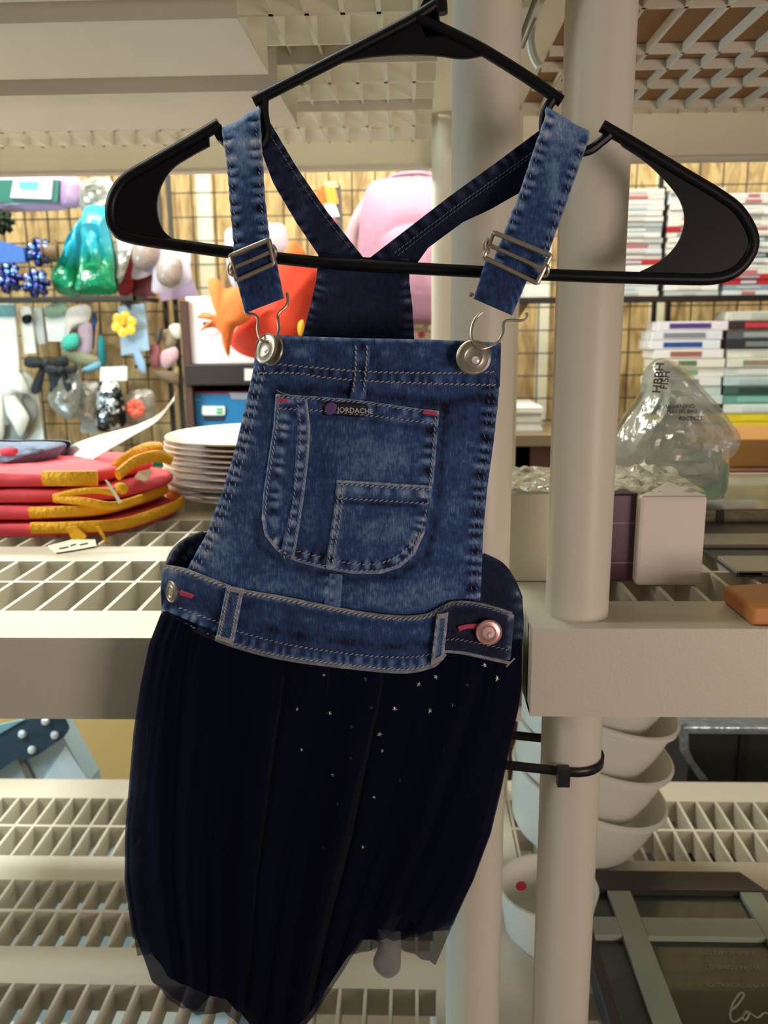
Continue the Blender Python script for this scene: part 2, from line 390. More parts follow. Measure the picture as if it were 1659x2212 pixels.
def piece(name, top, right, bottom, left, nu, nv, off=0, seams=(), base=.42, blobs=(), m=None, parent=None, th=.0012, Gf=None, lift=True):
    S = coons(top, right, bottom, left, nu, nv); X, Yy = S[..., 0], S[..., 1]
    w = wearmap(X, Yy, seams, base, blobs); g = Gf or G
    rows = []
    for j in range(nv):
        r = []
        for i in range(nu):
            y = g(X[j, i], Yy[j, i]) - off
            if lift and off: # sewn edges hug the cloth below
                e = min(i, nu-1-i, j, nv-1-j); y += off*.35*math.exp(-e/1.5)
            y -= .0022*(w[j, i]-base)*(1 if abs(w[j, i]-base) < .6 else .6)
            r.append(P(X[j, i], Yy[j, i], y))
        rows.append(r)
    o = MB().grid(rows, list(w.ravel())).build(name, m or DEN, parent if parent is not None else dr, weld=False, sharp=80)
    solid(o, th, 0); return o
def stitches(name, lines, parent, off=.0012, m=None, dash=8.5, gap=4.5, r=.00042, Gf=None, slant=1.6, dbl=False):
    g = Gf or G; last = None
    for pts in lines:
        b = MB(); p = resample(sm(pts, k=6), 400); d = np.r_[0, np.cumsum(np.linalg.norm(np.diff(p, axis=0), axis=1))]; s = 2
        while s < d[-1]-dash:
            q = [np.array([np.interp(s+f*dash, d, p[:, k]) for k in (0, 1)]) for f in (0, .5, 1)]
            tn = (q[2]-q[0])/max(1e-6, np.linalg.norm(q[2]-q[0])); nn = np.array([-tn[1], tn[0]])
            q[0] = q[0]+nn*slant; q[2] = q[2]-nn*slant
            b.tube([P(a[0], a[1], g(a[0], a[1])-off-(.0004 if i == 1 else 0)) for i, a in enumerate(q)], r, 5)
            s += dash+gap
        last = b.build(name, m or THR, parent, weld=False)
    return last
def cordpx(name, pts, r, m, parent, off=0, Gf=None, seg=8, wear=.8, flat=None):
    g = Gf or G; q = sm(pts, k=8); b = MB(); b.tube([P(a[0], a[1], g(a[0], a[1])-off) for a in q], r, seg, flat=flat)
    b.attr = [wear + .25*noise.noise(Vector(v)*300) for v in b.v]
    return b.build(name, m, parent)
# --- back panel, back straps and rear waist
def GB(px, py): return .541 + .004*math.sin(px/40) - .022*min(1.2, abs((px-745)/390))**3
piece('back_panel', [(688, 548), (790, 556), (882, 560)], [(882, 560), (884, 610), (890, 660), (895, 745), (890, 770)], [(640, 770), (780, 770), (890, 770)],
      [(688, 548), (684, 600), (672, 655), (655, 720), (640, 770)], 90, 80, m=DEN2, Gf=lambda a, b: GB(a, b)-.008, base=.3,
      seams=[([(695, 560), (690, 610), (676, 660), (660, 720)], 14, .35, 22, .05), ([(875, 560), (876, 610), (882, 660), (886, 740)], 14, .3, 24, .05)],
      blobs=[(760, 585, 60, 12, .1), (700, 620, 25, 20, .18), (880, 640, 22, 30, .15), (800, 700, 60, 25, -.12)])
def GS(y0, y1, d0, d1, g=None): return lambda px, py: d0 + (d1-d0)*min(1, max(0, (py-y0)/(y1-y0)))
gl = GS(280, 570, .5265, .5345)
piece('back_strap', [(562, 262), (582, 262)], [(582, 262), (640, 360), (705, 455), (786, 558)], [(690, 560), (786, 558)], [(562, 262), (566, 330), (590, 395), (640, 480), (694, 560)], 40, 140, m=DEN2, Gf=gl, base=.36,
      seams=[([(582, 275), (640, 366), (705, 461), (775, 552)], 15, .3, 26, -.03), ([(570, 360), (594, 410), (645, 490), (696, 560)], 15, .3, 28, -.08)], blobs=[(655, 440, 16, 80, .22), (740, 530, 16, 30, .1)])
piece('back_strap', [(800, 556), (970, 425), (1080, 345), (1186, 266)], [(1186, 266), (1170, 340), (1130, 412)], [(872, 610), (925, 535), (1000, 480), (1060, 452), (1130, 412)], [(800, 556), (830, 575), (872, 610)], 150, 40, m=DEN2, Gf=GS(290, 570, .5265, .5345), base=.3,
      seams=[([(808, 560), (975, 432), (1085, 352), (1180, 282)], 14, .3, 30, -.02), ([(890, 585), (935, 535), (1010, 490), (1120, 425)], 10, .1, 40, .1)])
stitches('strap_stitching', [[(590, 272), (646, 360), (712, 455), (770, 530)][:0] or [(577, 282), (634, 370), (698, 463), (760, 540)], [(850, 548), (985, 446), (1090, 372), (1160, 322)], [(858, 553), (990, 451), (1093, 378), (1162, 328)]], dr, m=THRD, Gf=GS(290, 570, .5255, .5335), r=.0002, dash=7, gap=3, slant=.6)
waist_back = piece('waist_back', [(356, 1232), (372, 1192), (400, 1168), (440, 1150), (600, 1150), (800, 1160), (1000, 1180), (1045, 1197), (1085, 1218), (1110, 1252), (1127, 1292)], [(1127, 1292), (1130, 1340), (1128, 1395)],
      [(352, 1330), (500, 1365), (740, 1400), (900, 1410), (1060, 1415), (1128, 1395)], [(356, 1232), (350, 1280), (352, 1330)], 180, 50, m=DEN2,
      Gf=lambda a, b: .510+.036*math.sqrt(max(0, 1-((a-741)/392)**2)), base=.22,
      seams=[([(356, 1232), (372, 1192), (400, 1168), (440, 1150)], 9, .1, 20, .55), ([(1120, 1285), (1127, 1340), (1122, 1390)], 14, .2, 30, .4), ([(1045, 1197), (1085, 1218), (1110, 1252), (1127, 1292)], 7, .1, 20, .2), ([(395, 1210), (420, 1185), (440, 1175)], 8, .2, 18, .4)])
gwb = lambda a, b: .510+.036*math.sqrt(max(0, 1-((a-741)/392)**2))
cordpx('hem_roll', [(357, 1226), (372, 1191), (400, 1166), (440, 1149)], .0011, DENS, waist_back, .0005, gwb, wear=.35)
cordpx('hem_roll', [(1045, 1197), (1085, 1218), (1110, 1252), (1127, 1292)], .0009, DEN2, waist_back, .0005, gwb, wear=.5)
# --- bib
LE = [(556, 738), (548, 800), (532, 870), (512, 960), (482, 1060), (448, 1150), (404, 1232)]
RE = [(1080, 742), (1077, 850), (1066, 950), (1052, 1050), (1043, 1150), (1040, 1230), (1036, 1318)]
TOP = [(556, 738), (600, 726), (690, 730), (780, 733), (900, 735), (1000, 738), (1080, 742)]
BOT = [(404, 1232), (520, 1285), (620, 1305), (760, 1335), (900, 1345), (1036, 1318)]
ins = lambda pts, d, e=0: [(x+d, y+e) for x, y in pts]
bib = piece('bib', TOP, RE, BOT, LE, 210, 210, seams=[
      (ins(LE, 16), 15, .30, 25, .02), (ins(LE, 3), 4, .1, 17, .22), (ins(RE, -17), 16, .32, 27, -.08), (ins(RE, -3), 4, .1, 17, .12),
      ([(600, 845), (700, 842), (780, 850), (960, 872), (1060, 850)], 14, .05, 60, -.28),
      ([(556, 1120), (560, 1180), (620, 1222), (760, 1252), (860, 1245), (920, 1200), (945, 1100), (955, 960), (962, 880)], 9, .05, 40, -.22),
      ([(715, 1240), (708, 1300)], 14, .2, 28, .18), ([(740, 1242), (735, 1305)], 4, .1, 20, -.1), ([(420, 1245), (520, 1280), (620, 1296), (760, 1322), (900, 1334), (960, 1318)], 10, .04, 60, -.25)],
      blobs=[(470, 1180, 45, 50, .25), (1010, 1000, 25, 200, .05), (960, 1260, 90, 40, .14), (520, 1000, 25, 120, .06), (600, 1270, 120, 20, .1), (850, 1290, 120, 25, .12), (1010, 1290, 20, 60, -.2), (990, 900, 60, 40, -.12)])
stitches('bib_stitching', [ins(LE, 10), ins(LE, 22)], bib, .0024, THR, dash=7, gap=6, r=.0003)
stitches('bib_stitching', [ins(RE, -9), ins(RE, -20)], bib, .0022, THRD, dash=7, gap=8, r=.00022)
band = piece('bib_band', [(x, y-1) for x, y in TOP], [(1081, 741), (1079, 835)], [(552, 803), (600, 806), (700, 815), (800, 822), (950, 832), (1079, 838)], [(555, 737), (552, 803)], 200, 50, off=.0018, base=.36,
      seams=[([(552, 796), (700, 806), (900, 820), (1079, 828)], 11, .16, 24, -.04), (TOP, 5, .08, 30, .32), ([(560, 760), (1079, 765)], 12, .12, 90, .03)], blobs=[(660, 770, 14, 22, .12), (1050, 780, 20, 30, .05), (870, 800, 60, 10, -.1)])
stitches('band_stitching', [[(575, 784), (700, 796), (800, 803), (950, 806), (1078, 803)], [(556, 806), (640, 806), (700, 815), (800, 823), (950, 829), (1078, 832)]], band, .0026, THR, dash=8, gap=3.5, r=.00045)
loop = piece('bib_loop', [(764, 733), (800, 735)], [(800, 735), (795, 800), (788, 862)], [(757, 860), (788, 862)], [(764, 733), (770, 790), (757, 860)], 20, 60, off=.0032, base=.5, seams=[([(782, 735), (782, 860)], 10, .2, 60, -.2)])
stitches('loop_stitching', [[(769, 745), (768, 800), (761, 858)], [(794, 745), (790, 800), (784, 858)]], loop, .0042, THR, dash=8, gap=3.5, r=.00045)
# --- pocket
PL_ = [(597, 852), (592, 920), (580, 1000), (570, 1070), (567, 1120)]
PR_ = [(948, 889), (942, 960), (935, 1040), (927, 1100), (915, 1150)]
PB_ = [(567, 1120), (574, 1158), (600, 1190), (640, 1212), (700, 1228), (760, 1238), (820, 1239), (862, 1226), (895, 1197), (915, 1150)]
PT_ = [(597, 852), (680, 856), (760, 862), (860, 876), (948, 889)]
pk = piece('pocket', PT_, PR_, PB_, PL_, 150, 160, off=.0020, seams=[
      (ins(PL_, 22), 11, .28, 25, -.02), (ins(PL_, 1), 4, .05, 20, .3), (ins(PR_, -16), 13, .28, 29, -.05), (ins(PR_, -1), 4, .05, 20, .3), (PB_, 5, .05, 22, .42),
      ([(590, 1165), (640, 1193), (700, 1208), (760, 1219), (820, 1220), (860, 1206), (890, 1175)], 10, .34, 31, .02), (ins(PT_, 0, 12), 9, .15, 33, .02), (PT_, 4, .05, 20, .4), (ins(PT_, 0, 32), 7, .05, 60, .08), (ins(PT_, 0, 42), 6, .05, 60, -.12),
      ([(615, 860), (612, 960), (600, 1100), (590, 1170)], 9, .1, 50, .12)], blobs=[(800, 980, 110, 50, .12), (700, 1050, 20, 80, -.12), (690, 1190, 18, 14, -.2)])
VS_ = [(662, 862), (669, 925), (664, 1000), (654, 1080), (645, 1140), (633, 1210)]
st1 = piece('pocket_strip', [(640, 860), (663, 862)], VS_, [(606, 1196), (633, 1210)], [(640, 860), (644, 925), (634, 1080), (606, 1196)], 24, 140, off=.0034, base=.52, parent=None, seams=[(VS_, 4, .05, 20, .3), (ins(VS_, -14), 8, .25, 27, 0)])
ip = piece('inner_pocket', [(728, 1037), (830, 1043), (932, 1050)], [(932, 1050), (926, 1100), (916, 1150)], [(704, 1226), (760, 1236), (820, 1237), (862, 1224), (893, 1197), (916, 1150)], [(728, 1037), (722, 1100), (712, 1170), (704, 1226)], 90, 80, off=.0036, base=.44,
      seams=[([(728, 1039), (932, 1052)], 5, .05, 20, .36), ([(728, 1056), (932, 1068)], 9, .12, 33, .16), ([(725, 1084), (930, 1094)], 5, .05, 30, -.25), ([(733, 1050), (722, 1150), (712, 1226)], 10, .15, 30, .2),
             ([(706, 1226), (760, 1236), (820, 1237), (862, 1224), (893, 1197), (916, 1150)], 5, .05, 20, .4), ([(706, 1208), (760, 1220), (820, 1220), (860, 1207), (895, 1170)], 9, .32, 30, .05), ([(918, 1070), (912, 1120), (900, 1160)], 12, .3, 22, .05)],
      blobs=[(820, 1140, 55, 35, .12), (870, 1150, 20, 20, .1)])
stitches('pocket_stitching', [[(605, 858), (700, 863), (800, 872), (944, 895)], [(600, 882), (700, 888), (800, 898), (940, 915)], ins(PL_, 6), ins(PR_, -6), [(x, y-6) for x, y in PB_[1:-1]],
      [(640, 1190), (670, 1198), (700, 1205)]], pk, .0036, THR, dash=7, gap=4, r=.00036)
stitches('pocket_stitching', [ins(VS_, -3), ins(VS_, -20)], st1, .0046, THR, dash=6, gap=4, r=.0003)
stitches('pocket_stitching', [[(732, 1046), (932, 1058)], [(730, 1076), (930, 1088)], [(732, 1045), (726, 1110), (716, 1170), (709, 1222)], [(742, 1045), (736, 1110), (726, 1170), (718, 1224)], [(720, 1229), (760, 1233), (820, 1232), (862, 1219), (890, 1192), (908, 1150)], [(716, 1208), (760, 1217), (820, 1217), (868, 1195), (898, 1165)]], ip, .0056, THR, dash=7, gap=4, r=.00036)
LBL = mat('label_indigo', '17142B', .6, var=.15, scale=300)
def GL(o): return lambda px, py: G(px, py)-o
lb = piece('brand_label', [(697, 868), (790, 872)], [(790, 872), (790, 902)], [(697, 896), (790, 902)], [(697, 868), (697, 896)], 14, 6, off=.0044, base=0, m=LBL, th=.0005)
o_ = P(729, 890, G(729, 890)-.0056)
text('lettering', 'JORDACHE', o_, P(790, 893, G(790, 893)-.0056)-o_, UP, .0042, mat('silver_thread', 'B8B4BC', .5, var=.2, scale=800), lb, bold=.012)
puff('emblem', [(702, 884), (706, 874), (716, 869), (726, 873), (728, 880), (722, 892), (712, 896), (704, 892)], G(715, 882)-.0055, .0006, mat('violet_thread', '5A3D73', .7, var=.3, scale=900), lb)
for a, b in (((598, 861), (622, 865)), ((914, 888), (946, 893))): stitches('bartack', [[a, b], [(a[0], a[1]+3), (b[0], b[1]+3)]], dr, .0040, PINK, dash=3, gap=.5, r=.0005, slant=2)
piece('centre_seam', [(712, 1238), (740, 1241)], [(740, 1241), (735, 1312)], [(700, 1308), (735, 1312)], [(712, 1238), (700, 1308)], 16, 30, off=.001, base=.62, seams=[([(720, 1245), (712, 1300)], 6, .15, 22, .0)])
# --- front waistband
WT = [(354, 1222), (400, 1230), (460, 1253), (520, 1274), (620, 1292), (760, 1320), (860, 1332), (920, 1328), (948, 1315), (966, 1306)]
WB = [(351, 1322), (390, 1346), (440, 1370), (520, 1400), (620, 1424), (760, 1442), (870, 1451), (930, 1440), (950, 1426), (962, 1412)]
wb = piece('waistband', WT, [(966, 1306), (966, 1360), (962, 1412)], WB, [(354, 1222), (348, 1270), (351, 1322)], 200, 60, off=.0022, base=.34, seams=[
      (ins(WT, 0, 5), 7, .06, 26, .3), (ins(WB, 0, -4), 6, .06, 22, .32), (ins(WB, 0, -18), 9, .2, 23, .05), ([(360, 1300), (460, 1330), (640, 1372), (800, 1395), (940, 1395)], 10, .08, 90, -.14), ([(640, 1335), (800, 1360), (930, 1365)], 9, .06, 80, .12)],
      blobs=[(365, 1240, 30, 25, .3), (420, 1330, 40, 12, .28), (430, 1265, 30, 12, .12), (540, 1310, 20, 20, -.1), (600, 1330, 14, 24, .12)])
cordpx('hem_roll', ins(WT, 0, 1), .0012, DENS, wb, .0022, wear=.42)
cordpx('hem_roll', ins(WB, 0, 0), .0013, DENS, wb, .0022, wear=.42)
stitches('waist_stitching', [ins(WT, 0, 5)], wb, .0038, THR, dash=9, gap=2, r=.0006, slant=2.2)
stitches('waist_stitching', [ins(WB, 0, -5)], wb, .0038, THR, dash=8, gap=2.5, r=.0005)
stitches('waist_stitching', [[(385, 1312), (440, 1333), (490, 1350)], [(506, 1362), (620, 1392), (760, 1413), (870, 1420), (940, 1412)]], wb, .0034, THR, dash=7, gap=4, r=.00036)
def belt_loop(tl, tr, br, bl, mid=None, nm='belt_loop'):
    o = piece(nm, [tl, tr], [tr, br], [bl, br], [tl, bl], 16, 60, off=.0062, base=.5, seams=[([tl, bl], 7, .08, 20, .34), ([tr, br], 7, .08, 20, .34)], lift=False)
    a, b = np.array(tl, float), np.array(bl, float); c, d = np.array(tr, float), np.array(br, float)
    stitches('loop_stitching', [[tuple(a+(c-a)*.18), tuple(b+(d-b)*.18)], [tuple(a+(c-a)*.82), tuple(b+(d-b)*.82)]], o, .0074, THR, dash=6, gap=1.5, r=.0005)
    stitches('loop_stitching', [[tuple(a+(0, 4)), tuple(c+(0, 4))], [tuple(a+(0, 9)), tuple(c+(0, 9))], [tuple(b-(0, 4)), tuple(d-(0, 4))], [tuple(b-(0, 9)), tuple(d-(0, 9))]], o, .0074, THR, dash=3.2, gap=.3, r=.0006, slant=2)
    return o
belt_loop((490, 1264), (527, 1272), (503, 1394), (466, 1382))
# --- right tab
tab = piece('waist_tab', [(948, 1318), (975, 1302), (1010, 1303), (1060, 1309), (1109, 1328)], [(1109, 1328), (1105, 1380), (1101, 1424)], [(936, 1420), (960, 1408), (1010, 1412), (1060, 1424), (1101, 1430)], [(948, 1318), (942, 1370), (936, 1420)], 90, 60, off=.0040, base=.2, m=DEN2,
      seams=[([(948, 1318), (975, 1302), (1010, 1303), (1060, 1309), (1109, 1328)], 8, .06, 20, .6), ([(1103, 1328), (1098, 1422)], 10, .1, 20, .5), ([(936, 1420), (960, 1408), (1010, 1412), (1060, 1424), (1101, 1430)], 6, .06, 20, .5)])
cordpx('hem_roll', [(952, 1405), (1000, 1410), (1050, 1421), (1100, 1432)], .0012, DENS, tab, .004, wear=.5)
cordpx('hem_roll', [(955, 1312), (985, 1301), (1040, 1306), (1105, 1325)], .0011, DENS, tab, .004, wear=.35)
stitches('tab_stitching', [[(952, 1384), (985, 1381), (1040, 1391), (1100, 1404)], [(955, 1316), (985, 1305), (1040, 1310), (1104, 1330)]], tab, .0058, THRD, dash=7, gap=3, r=.0004)
belt_loop((944, 1326), (968, 1322), (958, 1424), (930, 1440), nm='belt_loop')
# --- buttonholes and buttons
stitches('buttonhole', [[(388, 1277), (420, 1288)], [(389, 1282), (419, 1291)]], wb, .0040, PINK, dash=3, gap=.3, r=.0007, slant=2.5)
stitches('buttonhole', [[(988, 1356), (1010, 1351), (1036, 1350)], [(990, 1361), (1010, 1355), (1034, 1356)]], tab, .0060, PINK, dash=3, gap=.3, r=.0006, slant=2)
def button(name, px, py, Y, rx, n, m, parent, gem=True, stack=False, rim=True):
    c = P(px, py, Y); n = Vector(n).normalized(); r = rx/1800*Y
    prof = [(0, -.0035), (r*.35, -.0035), (r*.35, -.001), (r*.95, -.001), (r, -.0004), (r, .0006), (r*.93, .0011), (r*.86, .0006), (r*.6, .0008), (r*.52, .0012), (r*.45, .0008), (0, .0009)]
    b = MB().lathe(c, prof, 48, n)
    if stack: b.lathe(c - n*.005, [(0, -.0008), (r*.95, -.0008), (r, 0), (r*.95, .0008), (0, .0008)], 40, n)
    o = b.build(name, m, parent)
    if gem:
        g = MB().lathe(c + n*.001 + RT*r*.12 - UP*r*.18, [(r*.26, 0), (r*.2, .0009), (r*.1, .0013), (0, .0014)], 8, n).build('rhinestone', GEM, o, smooth=False)
    return o
button('button', 371, 1278, .500, 25, (-.72, -.68, .12), NICK, dr, gem=False)
button('button', 1056, 1366, .4935, 30, (.06, -1, .05), NICKP, dr)
button('button', 575, 753, .488, 33, (-.62, -.72, .26), NICK, dr, stack=True)
button('button', 1023, 772, .488, 37, (-.1, -1, .16), NICK, dr)
# --- front straps with folded tops
def front_strap(top, right, bottom, left, loopb, name='front_strap'):
    S = coons(top, right, bottom, left, 44, 150); X, Yy = S[..., 0], S[..., 1]
    w = wearmap(X, Yy, [(ins(left, 12, 4), 11, .3, 27, -.02), (ins(right, -12, 4), 11, .3, 27, -.06), (left, 4, .05, 20, .3), (right, 4, .05, 20, .25)], .42,
                blobs=[(sum(p[0] for p in top)/len(top), top[0][1]+25, 60, 45, .32)] + loopb)
    rows = []
    for j in range(150):
        v = j/149; base = .516 - .014*min(1, v*1.15)
        rows.append([P(X[j, i], Yy[j, i], base - .0012*math.sin(math.pi*i/43) - .002*(w[j, i]-.42)) for i in range(44)])
    # fold over the top of the hanger notch to the back
    fold = []
    for k in range(8, 0, -1):
        a = math.pi*k/8
        fold.append([rows[0][i] + Vector((0, (1-math.cos(a))*.0055, math.sin(a)*.0045 - (.004*k/8 if k > 4 else 0))) for i in range(44)])
    at = [.7]*(44*8) + list(w.ravel())
    o = MB().grid(fold+rows, at).build(name, DEN, dr, weld=False, sharp=80); solid(o, .0022, 0); return o
fl = front_strap([(481, 292), (515, 278), (535, 262), (561, 250)], [(561, 250), (566, 330), (571, 420), (580, 500), (592, 590)], [(507, 602), (592, 590)], [(481, 292), (490, 350), (498, 450), (505, 530), (507, 602)], [(530, 400, 20, 120, .02)])
frs = front_strap([(1180, 248), (1215, 268), (1240, 285), (1272, 300)], [(1272, 300), (1240, 390), (1205, 490), (1165, 600)], [(1062, 570), (1165, 600)], [(1180, 248), (1160, 305), (1125, 410), (1090, 500), (1062, 570)], [(1195, 390, 14, 70, .25), (1160, 480, 25, 60, .06)])
for o, ls in ((fl, [[(489, 300), (497, 350), (505, 450), (512, 530)], [(551, 262), (558, 330), (563, 420), (572, 500)]]), (frs, [[(1188, 262), (1167, 320), (1133, 415), (1098, 505)], [(1262, 308), (1230, 395), (1196, 490), (1170, 560)]])):
    stitches('strap_stitching', ls, o, 0, THRD, Gf=lambda a, b: .5135-.0135*min(1, max(0, (b-270)/270)), dash=7, gap=5, r=.0003)
# lower loops of the straps, folded round the hooks
def strap_loop(tl, tr, br, bl, name='strap_loop', side=1):
    rows = []; nv = 60
    for j in range(nv):
        v = j/(nv-1)
        if v < .5: q = v/.5; y = .4935 + .003*q; py = q
        else:
            q = (v-.5)/.5; y = .4965 + .012*math.sin(min(1, q*2.2)*math.pi/2); py = 1 - q*.9 + .0*math.sin(q*math.pi)
        if .42 < v < .58: py = 1 + .02*math.cos((v-.5)/.08*math.pi/2)
        a = np.array(tl)*(1-py)+np.array(bl)*py; b = np.array(tr)*(1-py)+np.array(br)*py
        rows.append([P(a[0]+(b[0]-a[0])*i/29, a[1]+(b[1]-a[1])*i/29, y - .001*math.sin(i/29*math.pi)) for i in range(30)])
    w = []
    for j in range(nv):
        for i in range(30):
            e = min(i, 29-i); w.append(.3 + .28*math.exp(-e/1.5) + .14*math.sin(j*.8+e)*math.exp(-e/5))
    o = MB().grid(rows, w).build(name, DEN, dr, weld=False, sharp=80); solid(o, .0022, 0); return o
strap_loop((499, 555), (592, 535), (612, 638), (529, 670))
strap_loop((1050, 560), (1140, 600), (1108, 676), (1025, 640))
def wire(name, lines, r, m, parent, seg=10):
    b = MB()
    for p in lines: b.tube([P(*q) for q in sm(p, k=8)], r, seg)
    return b.build(name, m, parent)
def buckle(c, name='buckle'):
    """c: four corners (photo) tl,tr,br,bl"""
    a = [np.array(p, float) for p in c]; ctr = sum(a)/4; pts = []
    for i in range(4):
        p, q, s = a[i-1], a[i], a[(i+1) % 4]
        for t, w_ in ((.08, p), (.02, p), (.02, s), (.08, s)): 
            v = q + (w_-q)*t*1.4; pts.append((v[0], v[1], .4905))
    pts.append(pts[0]); b = MB(); b.tube([P(*q) for q in pts], .0014, 10)
    m1 = (a[0]+a[3])/2; m2 = (a[1]+a[2])/2; e = (m2-m1)/np.linalg.norm(m2-m1)
    b.tube([P(m1[0]-e[0]*4, m1[1]-e[1]*4, .4912), P(m2[0]+e[0]*4, m2[1]+e[1]*4, .4912)], .0012, 8)
    for mm, sg in ((m1, -1), (m2, 1)):  # coiled ends of the centre bar
        b.tube([P(*q) for q in sm([(mm[0]+e[0]*sg*2, mm[1]-14, .4905), (mm[0]+e[0]*sg*9, mm[1]-4, .4895), (mm[0]+e[0]*sg*8, mm[1]+10, .4905), (mm[0]-e[0]*sg*2, mm[1]+16, .491)])], .0011, 8)
    return b.build(name, NICK, dr)
buckle([(497, 553), (581, 518), (592, 570), (511, 606)])
buckle([(1066, 502), (1190, 552), (1160, 612), (1045, 556)])
wire('fastener_hook', [[(528, 668, .4985), (534, 677, .4975), (550, 680, .496), (557, 690, .495), (556, 712, .492), (562, 732, .488), (578, 738, .487), (594, 730, .489), (602, 712, .492), (600, 690, .495), (603, 676, .496), (618, 662, .497), (622, 648, .498), (619, 632, .4985)]], .00085, NICK, dr)
wire('fastener_hook', [[(1023, 638, .4985), (1016, 634, .499), (1016, 642, .499)], [(1042, 674, .4985), (1026, 690, .497), (1018, 712, .493), (1020, 735, .489), (1035, 752, .487), (1055, 750, .488), (1075, 738, .491), (1086, 718, .494), (1088, 698, .496), (1100, 692, .497), (1128, 692, .498), (1138, 682, .4985), (1136, 676, .4985)]], .00085, NICK, dr)
# --- skirt
def fit(tab):
    ys = [a for a, b in tab]; xs = [b for a, b in tab]; return lambda y: float(np.interp(y, ys, xs))
KL = fit([(1320, 350), (1390, 326), (1480, 312), (1560, 304), (1700, 292), (1800, 284), (1900, 283), (2000, 296), (2100, 312), (2300, 330)])
KR = fit([(1300, 1126), (1400, 1127), (1480, 1124), (1540, 1113), (1600, 1096), (1700, 1076), (1800, 1052), (1900, 1015), (1990, 972), (2100, 925), (2300, 850)])
KTOP = fit([(0, 1330), (.1, 1360), (.25, 1400), (.5, 1435), (.68, 1440), (.76, 1412), (1, 1395)])
HEM1 = fit([(0, 2050), (.05, 2110), (.15, 2140), (.27, 2160), (.4, 2225), (.55, 2225), (.62, 2180), (.70, 2075), (.76, 2002), (.85, 2015), (.93, 2010), (1, 1985)])
HEM2 = fit([(0, 2010), (.04, 2120), (.2, 2195), (.3, 2185), (.4, 2240), (.55, 2245), (.62, 2205), (.69, 2110), (.745, 2022), (.78, 2030), (.85, 2030), (.93, 2020), (1, 1985)])
def skirt(name, m, ex, hem, amp, seed, y0, nph=240, nv=80, hemback=2000):
    rows = []
    for j in range(nv):
        v = j/(nv-1); r = []
        for i in range(nph):
            a = 2*math.pi*i/nph; s = (1-math.cos(a))/2; fr_ = math.sin(a) >= 0
            top = KTOP(s); hm = hem(s) if fr_ else hemback + 30*math.sin(s*9+seed)
            py = top - 14 + (hm-top+14)*v
            l, rr = KL(py)-ex*min(1, v*2.5), KR(py)+ex*.6*min(1, v*2.5)
            px = l + (rr-l)*s
            A = amp*(.35+v*.9)
            lean = (s-.45)*v*.25
            fold = A*(math.sin((s*1.0+lean)*46+seed) * .55 + math.sin((s+lean)*23+1.7*seed+v*1.2)*.8 + .5*noise.noise(Vector((s*9, v*1.5, seed))))
            fold += .0012*(1-v)**3*math.sin(s*260+seed*3)
            wy = .018 + .012*min(1, v*1.5)
            y = y0 - (wy*math.sqrt(abs(math.sin(a))) if fr_ else -.020*math.sqrt(abs(math.sin(a))))
            q = abs(math.sin(a))**.5
            y += fold*q
            hemw = .0 if v < .9 else (v-.9)*10*6*noise.noise(Vector((s*40, seed, 0)))
            r.append(P(px, py+hemw, min(.555, y)))
        rows.append(r)
    return MB().grid(rows, closed=True).build(name, m, dr, weld=False, sharp=80)
M_LIN = mat('navy_lining', '0A0A18', .75, var=.2, scale=50, spec=.15)
def tulle_mat(name, col, tr):
    m = mat(name, col, .8, var=.1, scale=400, spec=.1, trans=tr); return m
M_TUL = tulle_mat('navy_tulle', '12162E', .60)
sk = skirt('skirt_lining', M_LIN, -20, HEM1, .0045, 1.3, .521)
tu = skirt('tulle_overlay', M_TUL, 10, HEM2, .0050, 2.1, .5195, hemback=2040)
tu2 = skirt('tulle_overlay', M_TUL, 14, lambda s: HEM2(s)-25+35*math.sin(s*14), .0055, 4.4, .5185, hemback=2060)
puff('tulle_overlay', [(818, 1985), (860, 1985), (866, 2020), (866, 2070), (862, 2098), (840, 2112), (816, 2100), (806, 2075), (818, 2040)], .512, .012, tulle_mat('grey_tulle', '8A8C8C', .45), dr, nz=.001)
dg = bpy.context.evaluated_depsgraph_get()
from mathutils.bvhtree import BVHTree
bv = BVHTree.FromPolygons([tu2.matrix_world @ v.co + ORG[tu2.name] - tu2.matrix_world.translation for v in tu2.data.vertices] if False else [v.co + ORG[tu2.name] for v in tu2.data.vertices], [tuple(p.vertices) for p in tu2.data.polygons])
SIL = mat('sequin_silver', 'D8D4CC', .3, metal=.6, var=.3, scale=900)
for k, (px, py) in enumerate([(790, 1468), (905, 1478), (942, 1462), (1010, 1480), (1074, 1466), (1047, 1437), (712, 1540), (802, 1528), (853, 1531), (929, 1535), (760, 1570), (820, 1586), (978, 1522), (759, 1638), (961, 1617), (720, 1674), (864, 1686), (826, 1622), (729, 1736), (808, 1722), (698, 1832), (784, 1830), (642, 1532), (652, 1620), (738, 1442), (700, 1458)]):
    d = ray(px, py).normalized(); h = bv.ray_cast(CAM, d)
    if h[0] is None: continue
    c = h[0] - d*.0006; b = MB(); rr = (.0013 if k < 16 else .0009); a0 = random.random()*3
    for q in range(5):
        a = a0 + q*1.257; e = RT*math.cos(a) + UU*math.sin(a); n_ = RT*-math.sin(a) + UU*math.cos(a)
        b.add([c, c+e*rr*.5+n_*rr*.25, c+e*rr*(1.6 if q % 2 else 1.1)-d*.0006*random.random(), c+e*rr*.5-n_*rr*.25], [(0, 1, 2, 3)])
    o = b.build('sequin', SIL, tu2, smooth=False); solid(o, .0002, 0)
# loose threads
wire('loose_thread', [[(598, 843, .492), (612, 850, .491), (628, 853, .491)]], .0003, THRD, dr, 5)
wire('loose_thread', [[(1094, 1440, .488), (1104, 1430, .487), (1112, 1422, .487)]], .0005, THR, dr, 5)
